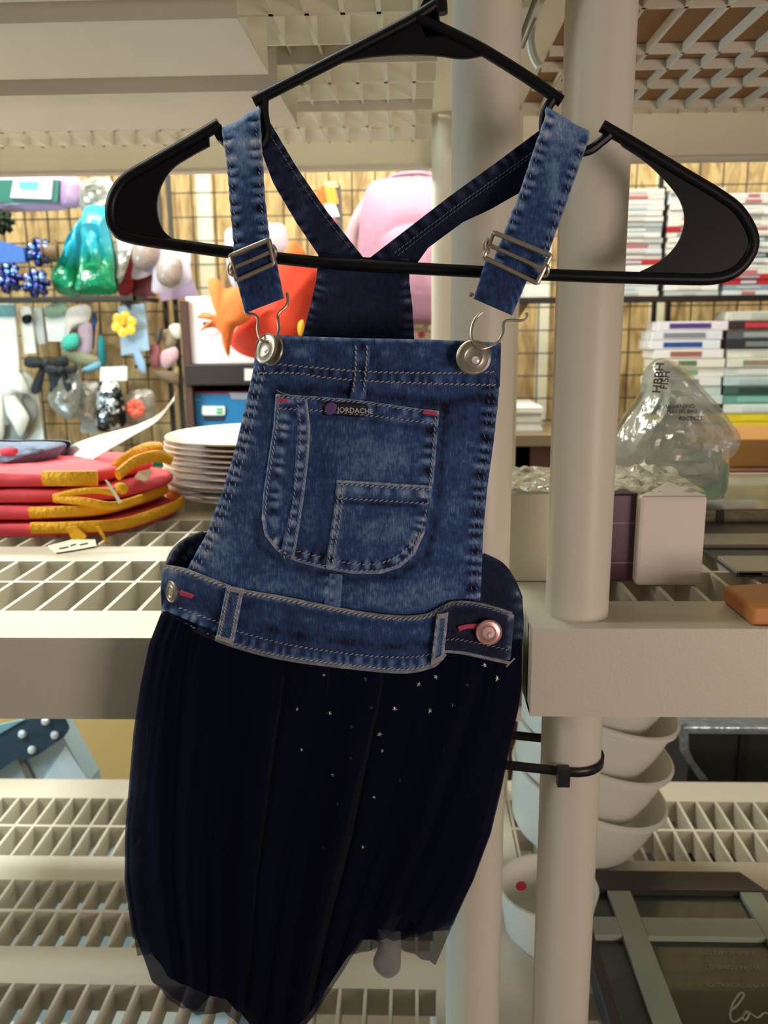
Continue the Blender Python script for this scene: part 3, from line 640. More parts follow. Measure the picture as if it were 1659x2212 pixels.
# ------------------------------------------------------------------ things on and behind the shelves
def thing(name, label, cat, loc, group=None): e = empty(name, loc); return tag(e, label, cat, group)
M_TIE = mat('black_nylon', '141216', .4)
# cable tie round the two neighbouring posts
za = P(1200, 1676, .556).z; r_ = .0241; c1 = Vector((.050, .600)); c2 = Vector((.1205, .585)); dd = (c2-c1).normalized(); nn_ = Vector((dd.y, -dd.x))
loop_ = []
for k in range(13): a = math.pi*k/12; v = nn_*math.cos(a) + dd*math.sin(a); loop_.append(c2+v*r_)
for k in range(13): a = math.pi*k/12; v = -nn_*math.cos(a) - dd*math.sin(a); loop_.append(c1+v*r_)
loop_.append(loop_[0]); rows = []
for z0 in (-.0035, .0035):
    rows.append([Vector((p.x, p.y, za+z0)) for p in loop_])
tie = MB().grid(rows).build('cable_tie', M_TIE, sharp=80); solid(tie, .0014, 0)
tag(tie, 'black nylon cable tie looped round the two neighbouring shelf posts beside the skirt', 'cable tie')
hd = P(1216, 1680, .5595); MB().box((hd.x-.0045, .5555, za-.009), (hd.x+.0045, .563, za+.005)).build('tie_head', M_TIE, tie, smooth=False)
# string dangling between the posts from the upper shelf
M_STR = mat('string', 'B8AF96', .8)
st = MB(); st.tube([P(*q) for q in sm([(1180, -40, .64), (1165, 15, .64), (1140, 75, .64), (1128, 105, .64)])], .0012, 6)
o = st.build('string', M_STR); tag(o, 'thin pale string hanging from the upper shelf between the two front posts', 'string')
st = MB(); st.tube([P(*q) for q in sm([(1150, 45, .66), (1146, 85, .66), (1152, 120, .66), (1166, 146, .66)])], [.003]*18+[.005], 8)
o = st.build('plastic_tag', mat('white_plastic', 'E8E6DC', .5)); tag(o, 'white plastic tag end dangling behind the gap between the front posts', 'tag')
# ---- gridwall
M_GRID = mat('black_wire', '1E1A16', .4)
GY = 2.50
def gridwall(x0, x1, z0, z1, label):
    e = thing('gridwall_panel', label, 'grid panel', ((x0+x1)/2, GY, z0), 'wire grid panels on the back wall')
    b = MB(); s = .0655
    x = x0
    while x <= x1+.001: b.tube([(x, GY, z0), (x, GY, z1)], .0021, 6); x += s
    z = z0
    while z <= z1+.001: b.tube([(x0, GY-.004, z), (x1, GY-.004, z)], .0021, 6); z += s
    b.build('wire_mesh', M_GRID, e, weld=False)
    for xe in (x0, x1): MB().box((xe-.006, GY-.008, z0), (xe+.006, GY+.006, z1)).build('edge_bar', M_GRID, e, smooth=False)
    for z in (z0+.3, z1-.2):
        for x in (x0+.1, x1-.1): MB().tube([(x, GY, z), (x, WALLY-.0005, z)], .006, 8).build('standoff', M_GRID, e)
ga, gb, gc = P(410, 800, GY).x, P(905, 800, GY).x, P(1405, 800, GY).x
gridwall(ga-1.24, ga-.06, .95, 2.3, 'black wire grid panel behind the hair accessories at far left')
gridwall(ga-.03, gb-.02, .95, 2.3, 'black wire grid panel behind the pink backpack')
gridwall(gb+.02, gc, .95, 2.3, 'black wire grid panel seen between and beside the cream posts')
gridwall(gc+.04, gc+1.1, .95, 2.3, 'black wire grid panel behind the stacks of video cases')
# ---- wire shelf with bags
def wall_shelf(x0, x1, z, Yf, label):
    e = thing('wire_shelf', label, 'wire shelf', ((x0+x1)/2, Yf, z))
    b = MB(); b.box((x0, Yf, z-.012), (x1, Yf+.006, z)); b.box((x0, GY-.01, z-.008), (x1, GY-.004, z)); b.box((x0, Yf, z-.012), (x0+.006, GY-.004, z)); b.box((x1-.006, Yf, z-.012), (x1, GY-.004, z))
    b.build('rim', M_GRID, e, smooth=False); b = MB(); x = x0+.02
    while x < x1: b.tube([(x, Yf+.003, z-.002), (x, GY-.008, z-.002)], .002, 5); x += .02
    b.build('wires', M_GRID, e, weld=False)
    for x in (x0+.05, x1-.05): MB().prism([(x, Yf+.01, z-.012), (x, GY-.006, z-.012), (x, GY-.006, z-.06)], (.004, 0, 0)).build('bracket', M_GRID, e, smooth=False)
    return e
SL = P(200, 640, 2.28).z; SR = P(1400, 640, 2.22).z
wall_shelf(P(-300, 640, 2.28).x, P(292, 640, 2.28).x, SL, 2.28, 'black wire shelf under the green and blue bags at left')
wall_shelf(P(1100, 640, 2.2).x, P(2000, 640, 2.2).x, SR, 2.2, 'black wire shelf under the columns of video cases at right')
def foil(name, col, rough=.15, metal=0, bump=.6, bscale=40, trans=0, coat=.6): return mat(name, col, rough, metal, .25, 25, bump, bscale, coat=coat, trans=trans)
# bag, cyan above and green below
mg = foil('green_cyan_film', '18A0A8', .12); nt = mg.node_tree; bs = nt.nodes['Principled BSDF']
tcn = nt.nodes.new('ShaderNodeTexCoord'); sp_ = nt.nodes.new('ShaderNodeSeparateXYZ'); rp = nt.nodes.new('ShaderNodeValToRGB')
nt.links.new(tcn.outputs['Generated'], sp_.inputs[0]); nt.links.new(sp_.outputs['Z'], rp.inputs['Fac']); nt.links.new(rp.outputs['Color'], bs.inputs['Base Color'])
rp.color_ramp.elements[0].position = .35; rp.color_ramp.elements[0].color = L('128A5C'); rp.color_ramp.elements[1].position = .62; rp.color_ramp.elements[1].color = L('2FB4D0')
o = puff('gift_bag', [(184, 450), (232, 450), (236, 490), (246, 545), (250, 600), (248, 634), (190, 637), (165, 634), (172, 590), (178, 520)], 2.34, .09, mg, nz=.03, rings=8, nsc=14)
tag(o, 'glossy bag, blue above and green below, standing upright on the left wire shelf', 'bag')
o = puff('gift_bag', [(168, 482), (180, 478), (180, 560), (176, 634), (135, 636), (116, 620), (113, 598), (130, 566), (150, 520)], 2.38, .09, mg, nz=.03, rings=8, nsc=14)
tag(o, 'blue and green bag leaning left behind the taller bag of the same colours', 'bag')
o = puff('clear_bag', [(176, 392), (240, 388), (240, 450), (176, 455)], 2.40, .05, foil('clear_foil', 'C9CCC4', .1, .3, trans=.25), nz=.02, rings=8); tag(o, 'crumpled clear plastic bag hanging above the blue and green bags', 'bag')
# packed pouches top left
e = thing('pouch_pack', 'lilac and green packed pouch with a white panel at the top left', 'pouch', P(90, 456, 2.42))
M_LIL = mat('lilac_plastic', 'BFA6C8', .3, coat=.4); M_GRN = mat('deep_green', '1F6E60', .5); M_WLIL = mat('pale_lilac', 'D9D0E4', .4)
puff('pouch_body', [(-30, 380), (150, 380), (160, 445), (62, 457), (-30, 450)], 2.43, .05, M_LIL, e, k=3)
card('green_panel', [(-20, 388), (128, 388), (124, 436), (-20, 437)], 2.385, .01, M_GRN, e); card('front_panel', [(30, 384), (113, 384), (109, 430), (22, 427)], 2.375, .01, M_WLIL, e)
card('sticker', [(40, 392), (82, 392), (80, 409), (43, 407)], 2.372, .003, mat('aqua', '58B4C4', .5), e)
o = puff('pouch_pack', [(135, 385), (172, 385), (176, 440), (150, 450), (132, 440)], 2.40, .04, mat('mauve_plastic', 'A98CB4', .3, coat=.3)); tag(o, 'mauve pouch hanging right of the lilac and green pack', 'pouch')
# iridescent gift bows
iri = mat('iridescent_foil', '3A4B9A', .16, metal=.9, var=.3, scale=20, bump=.5, bscale=60)
_t = iri.node_tree; _b2 = _t.nodes['Principled BSDF']; _nn = _t.nodes.new('ShaderNodeTexNoise'); _nn.inputs['Scale'].default_value = 45; _rr = _t.nodes.new('ShaderNodeValToRGB')
_tc2 = _t.nodes.new('ShaderNodeTexCoord'); _t.links.new(_tc2.outputs['Object'], _nn.inputs['Vector']); _t.links.new(_nn.outputs['Fac'], _rr.inputs['Fac']); _t.links.new(_rr.outputs['Color'], _b2.inputs['Base Color'])
for p_, c_ in ((.35, '2A2F7C'), (.47, '5A58A8'), (.55, '3FA0C8'), (.62, 'D58BB8'), (.7, 'B8A050')):
    q_ = _rr.color_ramp.elements.new(p_); q_.color = L(c_)
def bow(px, py, rpx, Y, m, label, name='gift_bow'):
    c = P(px, py, Y); R = rpx/1800*Y; b = MB()
    for ring, (n, el) in enumerate(((7, .15), (6, .6), (4, 1.1))):
        for k in range(n):
            a = 2*math.pi*k/n + ring*.4; d = Vector((math.cos(a)*math.cos(el), -math.sin(el), math.sin(a)*math.cos(el))); s = Vector((-math.sin(a), 0, math.cos(a)))
            up_ = d.cross(s); pts = []
            for q in range(9):
                t = q/8*math.pi*2; pts.append(c + d*R*.55*(1-math.cos(t))*.9 + up_*R*.28*math.sin(t))
            rows = [[p + s*R*.2*w for p in pts] for w in (-1, 0, 1)]; b.grid(rows)
    o = b.build(name, m, sharp=80); solid(o, .001, 0); tag(o, label, 'bow', 'shiny gift bows'); return o
bow(88, 545, 30, 2.36, iri, 'shiny blue and pink gift bow, uppermost, left of the green bag')
bow(20, 600, 34, 2.34, iri, 'shiny violet gift bow at the left edge below the blue ribbon')
bow(80, 612, 32, 2.33, iri, 'shiny gift bow with pale blue glints resting on the wire shelf')
bow(8, 480, 26, 2.40, mat('dark_tinsel', '2E3A2A', .2, metal=.8, var=.5, scale=60, bump=.5), 'dark green glittery bow above the blue ribbon at the left edge')
o = MB().prism([P(-10, 518, 2.33), P(50, 534, 2.33), P(54, 566, 2.33), P(-10, 569, 2.33)], (0, .03, 0)).build('ribbon', mat('blue_ribbon', '3F6CB8', .6, bump=.3, bscale=200), smooth=False); tag(o, 'wide blue ribbon end at the left edge between the shiny bows', 'ribbon')
e = thing('ribbon_reel', 'brown and gold ribbon reel standing between a shiny bow and the green bag', 'reel', P(112, 570, 2.36))
MB().lathe(P(108, 545, 2.36), [(.02, -.02), (.034, -.02), (.034, -.017), (.026, -.017), (.026, .017), (.034, .017), (.034, .02), (.02, .02)], 20, (1, .3, 0)).build('reel', mat('reel_brown', '6C5436', .5), e)
# red pouch and beige cups in lilac packs
o = puff('pouch', [(258, 540), (284, 535), (290, 600), (284, 632), (258, 636), (252, 590)], 2.42, .05, mat('red_fabric', 'A02A34', .7)); tag(o, 'dark red pouch hanging right of the green bag', 'pouch')
o = puff('silver_wrap', [(250, 520), (262, 515), (292, 520), (280, 560), (262, 610), (252, 600)], 2.36, .03, foil('silver_wrap', 'D8D4CC', .1, .5), nz=.01); tag(o, 'strip of silver wrapping beside the right edge of the green bag', 'wrap')
def cup_pack(pts, inner, Y, label):
    e = thing('cup_pack', label, 'package', P(pts[0][0], pts[0][1], Y), 'beige cups in lilac packs'); puff('backing', pts, Y+.03, .02, M_WLIL, e, k=3)
    puff('cup', inner, Y, .07, mat('beige_satin', 'AE9C94', .2, coat=.5, bump=.05), e, rings=7)
cup_pack([(280, 500), (352, 500), (352, 540), (330, 590), (285, 602), (290, 560)], [(284, 520), (300, 508), (332, 512), (345, 535), (335, 570), (310, 582), (288, 570)], 2.38, 'beige cup in a lilac pack, upper left of the two')
cup_pack([(338, 530), (405, 530), (411, 575), (408, 610), (335, 634), (330, 600)], [(342, 565), (362, 552), (388, 560), (392, 590), (384, 615), (356, 618), (340, 600)], 2.36, 'beige cup in a lilac pack, lower right of the two')
card('maroon_bag', [(285, 592), (325, 585), (332, 640), (285, 642)], 2.44, .02, mat('maroon', '6A1F26', .6)); tag(bpy.data.objects['maroon_bag'], 'maroon bag hanging behind the beige cup packs', 'bag')
card('lilac_bag', [(395, 560), (428, 640), (350, 650), (340, 630)], 2.46, .02, M_LIL); tag(bpy.data.objects['lilac_bag'], 'flat lilac bag hanging lowest behind the right cup pack', 'bag')
# packs below the wire shelf
M_WHC = mat('white_card', 'EDEFE8', .5); M_GRYF = foil('grey_film', '9FA49C', .15, .2, trans=.3)
def flatpack(name, pts, Y, m, label, cat='package', th=.012, group='packs hanging below the wire shelf', sub=()):
    e = thing(name, label, cat, P(*np.mean(pts, 0), Y), group); card('backing', pts, Y, th, m, e)
    for nm, q, mm, t in sub:
        if t: puff(nm, q, Y-.008, t, mm, e, k=4)
        else: card(nm, q, Y-.003, .003, mm, e)
    return e
flatpack('hanging_pack', [(-20, 656), (30, 656), (42, 800), (-20, 802)], 2.40, M_WHC, 'large white hanging pack with a teal header at the left edge', sub=[('header', [(-20, 658), (30, 658), (33, 684), (-20, 684)], mat('teal_print', '5F8F92', .5), 0)])
flatpack('hanging_pack', [(38, 662), (66, 662), (78, 762), (52, 764), (44, 700)], 2.42, M_WHC, 'narrow white pack with a dark round item near its top', sub=[('item', [(50, 682), (66, 680), (68, 694), (56, 700), (48, 694)], M_BLK, .012)])
flatpack('hanging_pack', [(68, 664), (90, 664), (98, 742), (82, 744), (72, 700)], 2.43, mat('card_grey', 'C7CCC8', .5), 'pale grey slim pack between two white packs')
flatpack('hanging_pack', [(94, 662), (140, 660), (144, 738), (104, 737), (98, 690)], 2.40, M_WHC, 'square white pack with a red and green top', sub=[('item', [(96, 664), (130, 652), (146, 660), (140, 680), (104, 686)], mat('sage_print', '8FA88C', .6), .014), ('mark', [(94, 668), (104, 665), (104, 682), (96, 684)], mat('coral_print', 'B05A58', .6), 0)])
e = thing('sock_bundle', 'bundle of small socks in white, lilac, teal and blue hanging by the yellow flower', 'socks', P(185, 760, 2.38))
for pts, c in (([(150, 665), (195, 660), (192, 695), (175, 700), (150, 720), (142, 740), (140, 700)], 'D8CFC8'), ([(138, 728), (166, 720), (170, 745), (150, 756), (134, 750)], '45B5A2'), ([(170, 705), (198, 700), (198, 760), (180, 772), (162, 768), (172, 740)], 'B7A3B4'),
               ([(200, 680), (208, 682), (207, 745), (200, 745)], '2F5FA8'), ([(208, 700), (216, 705), (212, 770), (204, 768)], 'B08E6C'), ([(214, 725), (226, 735), (228, 790), (215, 798), (212, 760)], '1E8A90'), ([(180, 795), (215, 780), (216, 795), (195, 806), (178, 804)], '6FA8C4'), ([(135, 755), (210, 770), (205, 790), (160, 785)], '8A8F78')):
    puff('sock', pts, 2.38+random.uniform(-.02, .03), .025, mat('sock_'+c, c, .85), e, k=3)
e = flatpack('flower_pack', [(255, 662), (312, 655), (322, 756), (262, 768), (258, 700)], 2.38, mat('light_blue_card', '9DB8D0', .5), 'light blue pack with a yellow flower on it', 'package')
c_ = P(268, 700, 2.35); b = MB()
for k in range(6):
    a = k*math.pi/3+.3; b.lathe(c_+Vector((math.cos(a)*.022, 0, math.sin(a)*.022)), [(0, -.012), (.008, -.01), (.0145, -.003), (.0145, .003), (0, .006)], 14, (0, -1, 0))
b.build('flower', mat('yellow_petal', 'F2C92B', .5, coat=.3), e); MB().lathe(c_+Vector((0, -.012, 0)), [(0, 0), (.009, 0), (.006, .005), (0, .006)], 12, (0, -1, 0)).build('flower_centre', mat('yellow_core', 'E0A81E', .5), e)
puff('ribbon_tail', [(288, 758), (300, 756), (314, 786), (314, 806), (304, 802), (294, 784)], 2.37, .012, mat('pale_blue_felt', '8FB0D2', .8), e)
flatpack('hanging_pack', [(228, 742), (260, 742), (262, 786), (232, 786)], 2.46, mat('tan_tag', 'B89E70', .7), 'tan cardboard tag hanging left of the light blue flower pack')
# black bows
def fabric_bow(px, py, w, Y, m, label, grp='black fabric bows'):
    e = thing('hair_bow', label, 'bow', P(px, py, Y), grp)
    for s in (-1, 1):
        puff('bow_loop', [(px+s*3, py-4), (px+s*w*.5, py-w*.32), (px+s*w*.95, py-w*.3), (px+s*w, py+w*.1), (px+s*w*.55, py+w*.22), (px+s*3, py+5)], Y, .04, m, e, nz=.006)
        puff('bow_tail', [(px, py), (px+s*w*.3, py+w*.2), (px+s*w*.75, py+w*1.25), (px+s*w*.3, py+w*1.35)], Y+.012, .015, m, e, nz=.004)
    puff('bow_knot', [(px-6, py-7), (px+6, py-7), (px+7, py+7), (px-6, py+7)], Y-.018, .03, m, e)
    return e
M_BF = mat('black_felt', '1F272B', .8, var=.2, scale=50)
fabric_bow(100, 785, 46, 2.34, M_BF, 'large black bow hanging over the small white packs', )
fabric_bow(132, 800, 34, 2.30, M_BF, 'smaller black bow in crinkled clear film right of the large black bow')
o = puff('clear_bag', [(150, 790), (172, 800), (176, 850), (160, 905), (120, 890), (105, 850)], 2.33, .05, M_GRYF, nz=.02); tag(o, 'crinkled clear bag hanging under the black bows', 'bag')
# plush shape on a white board, foil packs
e = flatpack('white_pack', [(-20, 800), (50, 800), (80, 830), (95, 950), (80, 962), (-20, 965)], 2.42, mat('white_board', 'D7DDD6', .5), 'large white board with white plush leaf shapes at the left edge', 'package')
M_PLW = mat('white_plush', 'E6EAE2', .9, bump=.3)
for q in ([(0, 800), (40, 802), (60, 835), (58, 850), (40, 848), (20, 860), (0, 850)], [(10, 850), (30, 850), (58, 890), (62, 910), (45, 942), (30, 920), (14, 890)], [(-20, 850), (4, 850), (10, 930), (0, 950), (-20, 950)]): puff('plush_leaf', q, 2.37, .04, M_PLW, e)
puff('leaf_backing', [(50, 850), (75, 870), (78, 900), (50, 950), (10, 955), (8, 920), (40, 930), (62, 900)], 2.40, .02, mat('grey_card', '8A9290', .6), e)
M_BSIL = foil('black_silver_foil', '3A3D3D', .12, .6, .9, 60)
_t = M_BSIL.node_tree; _b2 = _t.nodes['Principled BSDF']; _nn = _t.nodes.new('ShaderNodeTexNoise'); _nn.inputs['Scale'].default_value = 38; _nn.inputs['Detail'].default_value = 3; _rr = _t.nodes.new('ShaderNodeValToRGB')
_tc2 = _t.nodes.new('ShaderNodeTexCoord'); _t.links.new(_tc2.outputs['Object'], _nn.inputs['Vector']); _t.links.new(_nn.outputs['Fac'], _rr.inputs['Fac']); _t.links.new(_rr.outputs['Color'], _b2.inputs['Base Color'])
_rr.color_ramp.elements[0].position = .5; _rr.color_ramp.elements[0].color = L('202424'); _rr.color_ramp.elements[1].position = .58; _rr.color_ramp.elements[1].color = L('E8ECE8')
e = thing('foil_pack', 'black and silver foil pack under a blank white header card', 'package', P(243, 925, 2.36))
puff('pack_body', [(216, 826), (250, 822), (264, 850), (272, 900), (262, 925), (214, 930), (208, 880)], 2.36, .05, M_BSIL, e, nz=.01)
card('header_card', [(217, 793), (274, 791), (274, 822), (216, 823)], 2.35, .004, M_WHC, e)
o = puff('foil_pack', [(165, 830), (195, 822), (215, 835), (210, 900), (205, 915), (155, 895), (150, 862)], 2.39, .05, foil('pale_foil', 'B8B5AE', .15, .5, .9, 50)); tag(o, 'pale crinkled foil pack left of the black and silver one', 'package')
card('grey_pack', [(175, 905), (212, 908), (212, 938), (174, 934)], 2.42, .01, mat('grey_pack', 'A8A698', .6)); tag(bpy.data.objects['grey_pack'], 'small grey pack hanging below the pale foil pack', 'package')
e = thing('flower_pack', 'clear pack holding a coral flower above the white paper sheet', 'package', P(300, 900, 2.40))
puff('film', [(284, 846), (328, 843), (334, 880), (325, 920), (272, 918), (270, 870)], 2.42, .03, foil('pack_film', 'BDB8AE', .15, .1, trans=.35), e, nz=.008)
b = MB(); c_ = P(292, 882, 2.37)
for k in range(7): a = k*math.pi*2/7; b.lathe(c_+Vector((math.cos(a)*.016, 0, math.sin(a)*.016)), [(0, -.01), (.009, -.008), (.012, 0), (0, .006)], 12, (0, -1, 0))
b.build('flower', mat('coral_petal', 'E65E44', .6), e)
# plaid pouches, pink and green scraps
e = thing('scrunchie_pack', 'pink and brown plaid hair pieces hanging left of the black display rack', 'hair accessory', P(355, 790, 2.40))
for pts, c in (([(335, 722), (350, 706), (352, 712), (346, 740), (340, 745)], '4A4438'), ([(352, 715), (375, 712), (382, 740), (362, 752), (350, 740)], 'A08E72'), ([(365, 705), (388, 700), (390, 730), (375, 728)], 'D8D6C8'), ([(322, 748), (345, 745), (346, 790), (330, 795), (324, 770)], '9A5A60'), ([(350, 760), (380, 750), (384, 775), (362, 796), (348, 785)], 'C8A0A8'), ([(338, 800), (380, 805), (385, 830), (360, 825), (340, 815)], '6E5A44'), ([(375, 790), (386, 795), (384, 832), (378, 828)], 'B0A070')):
    puff('plaid_piece', pts, 2.40+random.uniform(-.02, .02), .022, mat('plaid_'+c, c, .8, var=.35, scale=120), e, k=3)
o = puff('green_pouch', [(325, 970), (345, 962), (360, 965), (362, 1003), (340, 1006), (324, 1004)], 2.36, .03, mat('green_felt', '147A52', .8)); tag(o, 'green felt piece hanging low beside the plates', 'pouch')
o = puff('pink_tag', [(318, 958), (335, 953), (346, 958), (342, 970), (325, 971)], 2.34, .02, mat('pink_felt', 'D6487C', .8)); tag(o, 'small pink felt scrap above the green felt piece', 'tag')
# striped pack and lilac packs seen between the straps
e = thing('striped_pack', 'pack striped in cream, orange, white and pink between the left strap and backpack', 'package', P(712, 450, 2.38))
for y0, y1, c in ((392, 404, 'F4E29A'), (404, 440, 'F7A23C'), (440, 468, 'FBEFD8'), (468, 520, 'C8606A')): card('stripe', [(700, y0), (724, y0), (731+(y0-392)*.05, y1), (706, y1)], 2.38, .05, mat('stripe_'+c, c, .5), e)
card('orange_edge', [(684, 412), (700, 400), (706, 470), (690, 470)], 2.39, .04, mat('orange_edge', 'F07028', .5), e); card('side', [(724, 392), (733, 398), (738, 500), (731, 505)], 2.385, .05, mat('slate_side', '5A5E62', .6), e)
o = puff('lilac_pack', [(575, 488), (590, 482), (616, 490), (622, 545), (580, 548)], 2.40, .03, mat('lilac_pack', 'CFB8BE', .5)); tag(o, 'pale lilac pack seen between the left front and back straps', 'package')
o = puff('lilac_pack', [(486, 505), (510, 498), (515, 560), (512, 620), (495, 600)], 2.42, .03, M_WLIL); tag(o, 'pale lilac pack peeking out left of the left strap buckle', 'package')
# pink backpack
M_PINK = mat('pink_canvas', 'C894AC', .75, var=.05, scale=20, bump=.15, bscale=50); e = thing('backpack', 'pale pink backpack hanging on the grid behind the cream post', 'backpack', P(860, 700, 2.3))
puff('body', [(800, 400), (850, 386), (920, 384), (985, 392), (1000, 450), (1000, 640), (985, 696), (900, 702), (800, 690), (778, 640), (775, 560), (780, 460)], 2.34, .22, M_PINK, e, nz=.012, rings=9, nsc=6)
puff('front_pocket', [(830, 500), (900, 480), (975, 490), (985, 600), (975, 680), (890, 690), (820, 670), (815, 580)], 2.25, .10, M_PINK, e, nz=.008, rings=7, nsc=8)
MB().tube([P(*q) for q in sm([(800, 430, 2.38), (775, 470, 2.36), (758, 520, 2.36), (762, 600, 2.36), (785, 670, 2.36)])], .018, 8, flat=(.4, 1)).build('shoulder_strap', mat('pink_strap', 'CFA6AE', .8), e)
MB().tube([P(*q) for q in sm([(840, 392, 2.36), (850, 380, 2.36), (900, 374, 2.36), (930, 378, 2.36), (940, 388, 2.36)])], .006, 8).build('handle', M_PINK, e)
e = flatpack('hanging_pack', [(880, 708), (925, 704), (925, 745), (880, 748)], 2.38, mat('cream_print', 'C9B49A', .6), 'small cream pack with a red mark hanging below the pink backpack', sub=[('mark', [(903, 718), (915, 716), (916, 728), (904, 730)], mat('red_print', 'B01E2A', .5), 0)])
# ---- black display rack at Y 1.8 with white box, blue box and red and orange toy
RY = 1.80; M_RK = mat('dark_wood', '2A2420', .5, var=.2, scale=12); M_RKB = mat('brown_board', '4E3024', .6)
xa_ = P(388, 700, RY).x; xb_ = P(900, 700, RY).x
e = thing('display_rack', 'dark wooden display rack behind the plates carrying a white box and a blue box', 'rack', ((xa_+xb_)/2, RY+.12, 0))
zt_ = P(400, 650, RY).z; MB().box((xa_, RY+.01, 0), (P(404, 700, RY).x, RY+.24, zt_)).build('side_panel', M_RKB, e, smooth=False); MB().box((xb_-.02, RY+.01, 0), (xb_, RY+.24, P(900, 786, RY).z)).build('side_panel', M_RKB, e, smooth=False)
zp = P(500, 787, RY).z; zq = P(500, 832, RY).z; bevel(MB().box((xa_+.003, RY, zq), (xb_, RY+.24, zp)).build('shelf_board', M_RK, e, smooth=False), .002)
zs_ = P(450, 985, RY).z; MB().box((P(404, 700, RY).x, RY+.01, zs_-.02), (xb_-.02, RY+.24, zs_)).build('shelf_board', M_RKB, e, smooth=False)
MB().box((xa_, RY+.22, .3), (xb_, RY+.235, zq)).build('back_panel', M_RKB, e, smooth=False)
card('price_label', [(528, 796), (560, 797), (560, 823), (528, 822)], RY-.002, .002, M_WHC, e)
e = thing('toy_box', 'white box with a printed picture standing on the black rack behind the orange toy', 'box', (P(500, 780, RY+.02).x, RY+.05, zp))
a = P(402, 640, RY+.02); b_ = P(640, 782, RY+.02)
bevel(MB().prism([(P(400, 641, RY+.02).x, RY+.02, P(400, 641, RY+.02).z), (b_.x, RY+.02, a.z+.002), (b_.x, RY+.02, zp+.0005), (P(414, 782, RY+.02).x, RY+.02, zp+.0005)], (0, .12, 0)).build('carton', mat('white_carton', 'F4F2F4', .45), e, smooth=False), .002)
card('picture', [(438, 696), (465, 694), (466, 706), (440, 708)], RY+.018, .003, mat('navy_print', '23283C', .5), e); card('picture', [(443, 712), (470, 712), (470, 724), (445, 726)], RY+.018, .003, mat('lilac_print', 'D8D2DC', .5), e)
puff('picture', [(425, 686), (438, 675), (455, 678), (472, 684), (474, 690), (455, 684), (440, 682)], RY+.018, .005, mat('orange_print', 'F0824A', .5), e)
e = thing('felt_toy', 'orange and red felt toy hanging in front of the white box behind the left strap', 'toy', (P(560, 770, 1.7).x, 1.70, zp))
puff('orange_frill', [(449, 606), (470, 602), (480, 618), (492, 624), (518, 618), (545, 640), (540, 690), (512, 705), (503, 722), (498, 745), (494, 772), (484, 752), (482, 735), (472, 712), (450, 706), (432, 716), (445, 700), (462, 694), (442, 688), (428, 684), (448, 678), (470, 690), (458, 650)], 1.70, .04, mat('orange_felt', 'F4803C', .75, var=.15, scale=30), e, k=2, nz=.004)
puff('red_body', [(508, 715), (545, 670), (595, 640), (600, 560), (640, 548), (690, 570), (690, 605), (675, 650), (662, 700), (650, 740), (600, 775), (560, 776), (520, 764), (498, 742)], 1.76, .07, mat('red_felt', 'D93F22', .75, var=.12, scale=30), e, k=3, nz=.006)
puff('orange_top', [(612, 555), (630, 520), (648, 530), (660, 552), (640, 562)], 1.72, .02, mat('orange_felt', 'F4803C', .75), e); puff('yellow_piece', [(644, 700), (655, 692), (658, 722), (646, 724)], 1.70, .02, mat('amber_felt', 'F0A828', .75), e)
e = thing('blue_box', 'blue box with a maroon edge standing on the rack just above the plates', 'box', (P(480, 980, RY+.03).x, RY+.05, zs_))
a = P(408, 846, RY+.03); b_ = P(600, 846, RY+.03); bevel(MB().box((a.x, RY+.03, zs_), (b_.x, RY+.12, a.z)).build('carton', mat('maroon_edge', '8E3C50', .5), e, smooth=False), .002)
card('blue_panel', [(413, 851), (494, 852), (499, 862), (600, 864), (600, 990), (413, 990)], RY+.027, .003, mat('blue_print', '1E77AE', .45), e); card('grey_panel', [(494, 848), (600, 850), (600, 864), (500, 862)], RY+.026, .003, mat('grey_print', '9FA0A8', .5), e)
o_ = P(421, 866, RY+.024); text('lettering', 'the', o_, (1, 0, 0), UP, .010, mat('light_blue_print', '6FC0EC', .5), e)
card('sticker', [(437, 877), (484, 877), (486, 881), (486, 894), (483, 897), (440, 897), (436, 893)], RY+.023, .002, M_WHC, e); card('sticker_mark', [(467, 882), (480, 882), (480, 886), (467, 886)], RY+.0215, .001, mat('green_print', '2FB56A', .5), e); card('sticker_mark', [(467, 889), (480, 889), (480, 894), (467, 894)], RY+.0215, .001, mat('green_print', '2FB56A', .5), e)
card('print_band', [(439, 898), (484, 898), (484, 908), (440, 908)], RY+.024, .001, mat('navy_print', '23283C', .5), e)
# ---- plates
M_CER = mat('white_ceramic', 'EFE3D4', .18, var=.02, spec=.6, coat=.3)
PC = Vector((-.203, 1.10, LT)); n_pl = 11; zz = LT+.0006
ords = ['topmost', 'second from the top', 'third from the top', 'fourth from the top', 'fifth from the top', 'sixth from the top', 'seventh from the top', 'eighth from the top', 'ninth from the top', 'third from the bottom', 'second from the bottom', 'lowest']
def plate_mesh(r): return [(0, .0015), (r*.55, .0012), (r*.58, 0), (r*.62, 0), (r*.64, .0018), (r*.80, .006), (r*.97, .0105), (r, .0118), (r*.99, .0132), (r*.96, .0125), (r*.80, .0085), (r*.62, .0042), (r*.3, .0036), (0, .0036)]
pr = MB().lathe(PC, plate_mesh(.124), 72).build('plate', M_CER); pr2 = MB().lathe(PC, plate_mesh(.130), 72).build('plate', M_CER)
hts = [0, .0068, .0136, .0204, .0290, .0370, .0438, .0506, .0574, .0642, .0710]
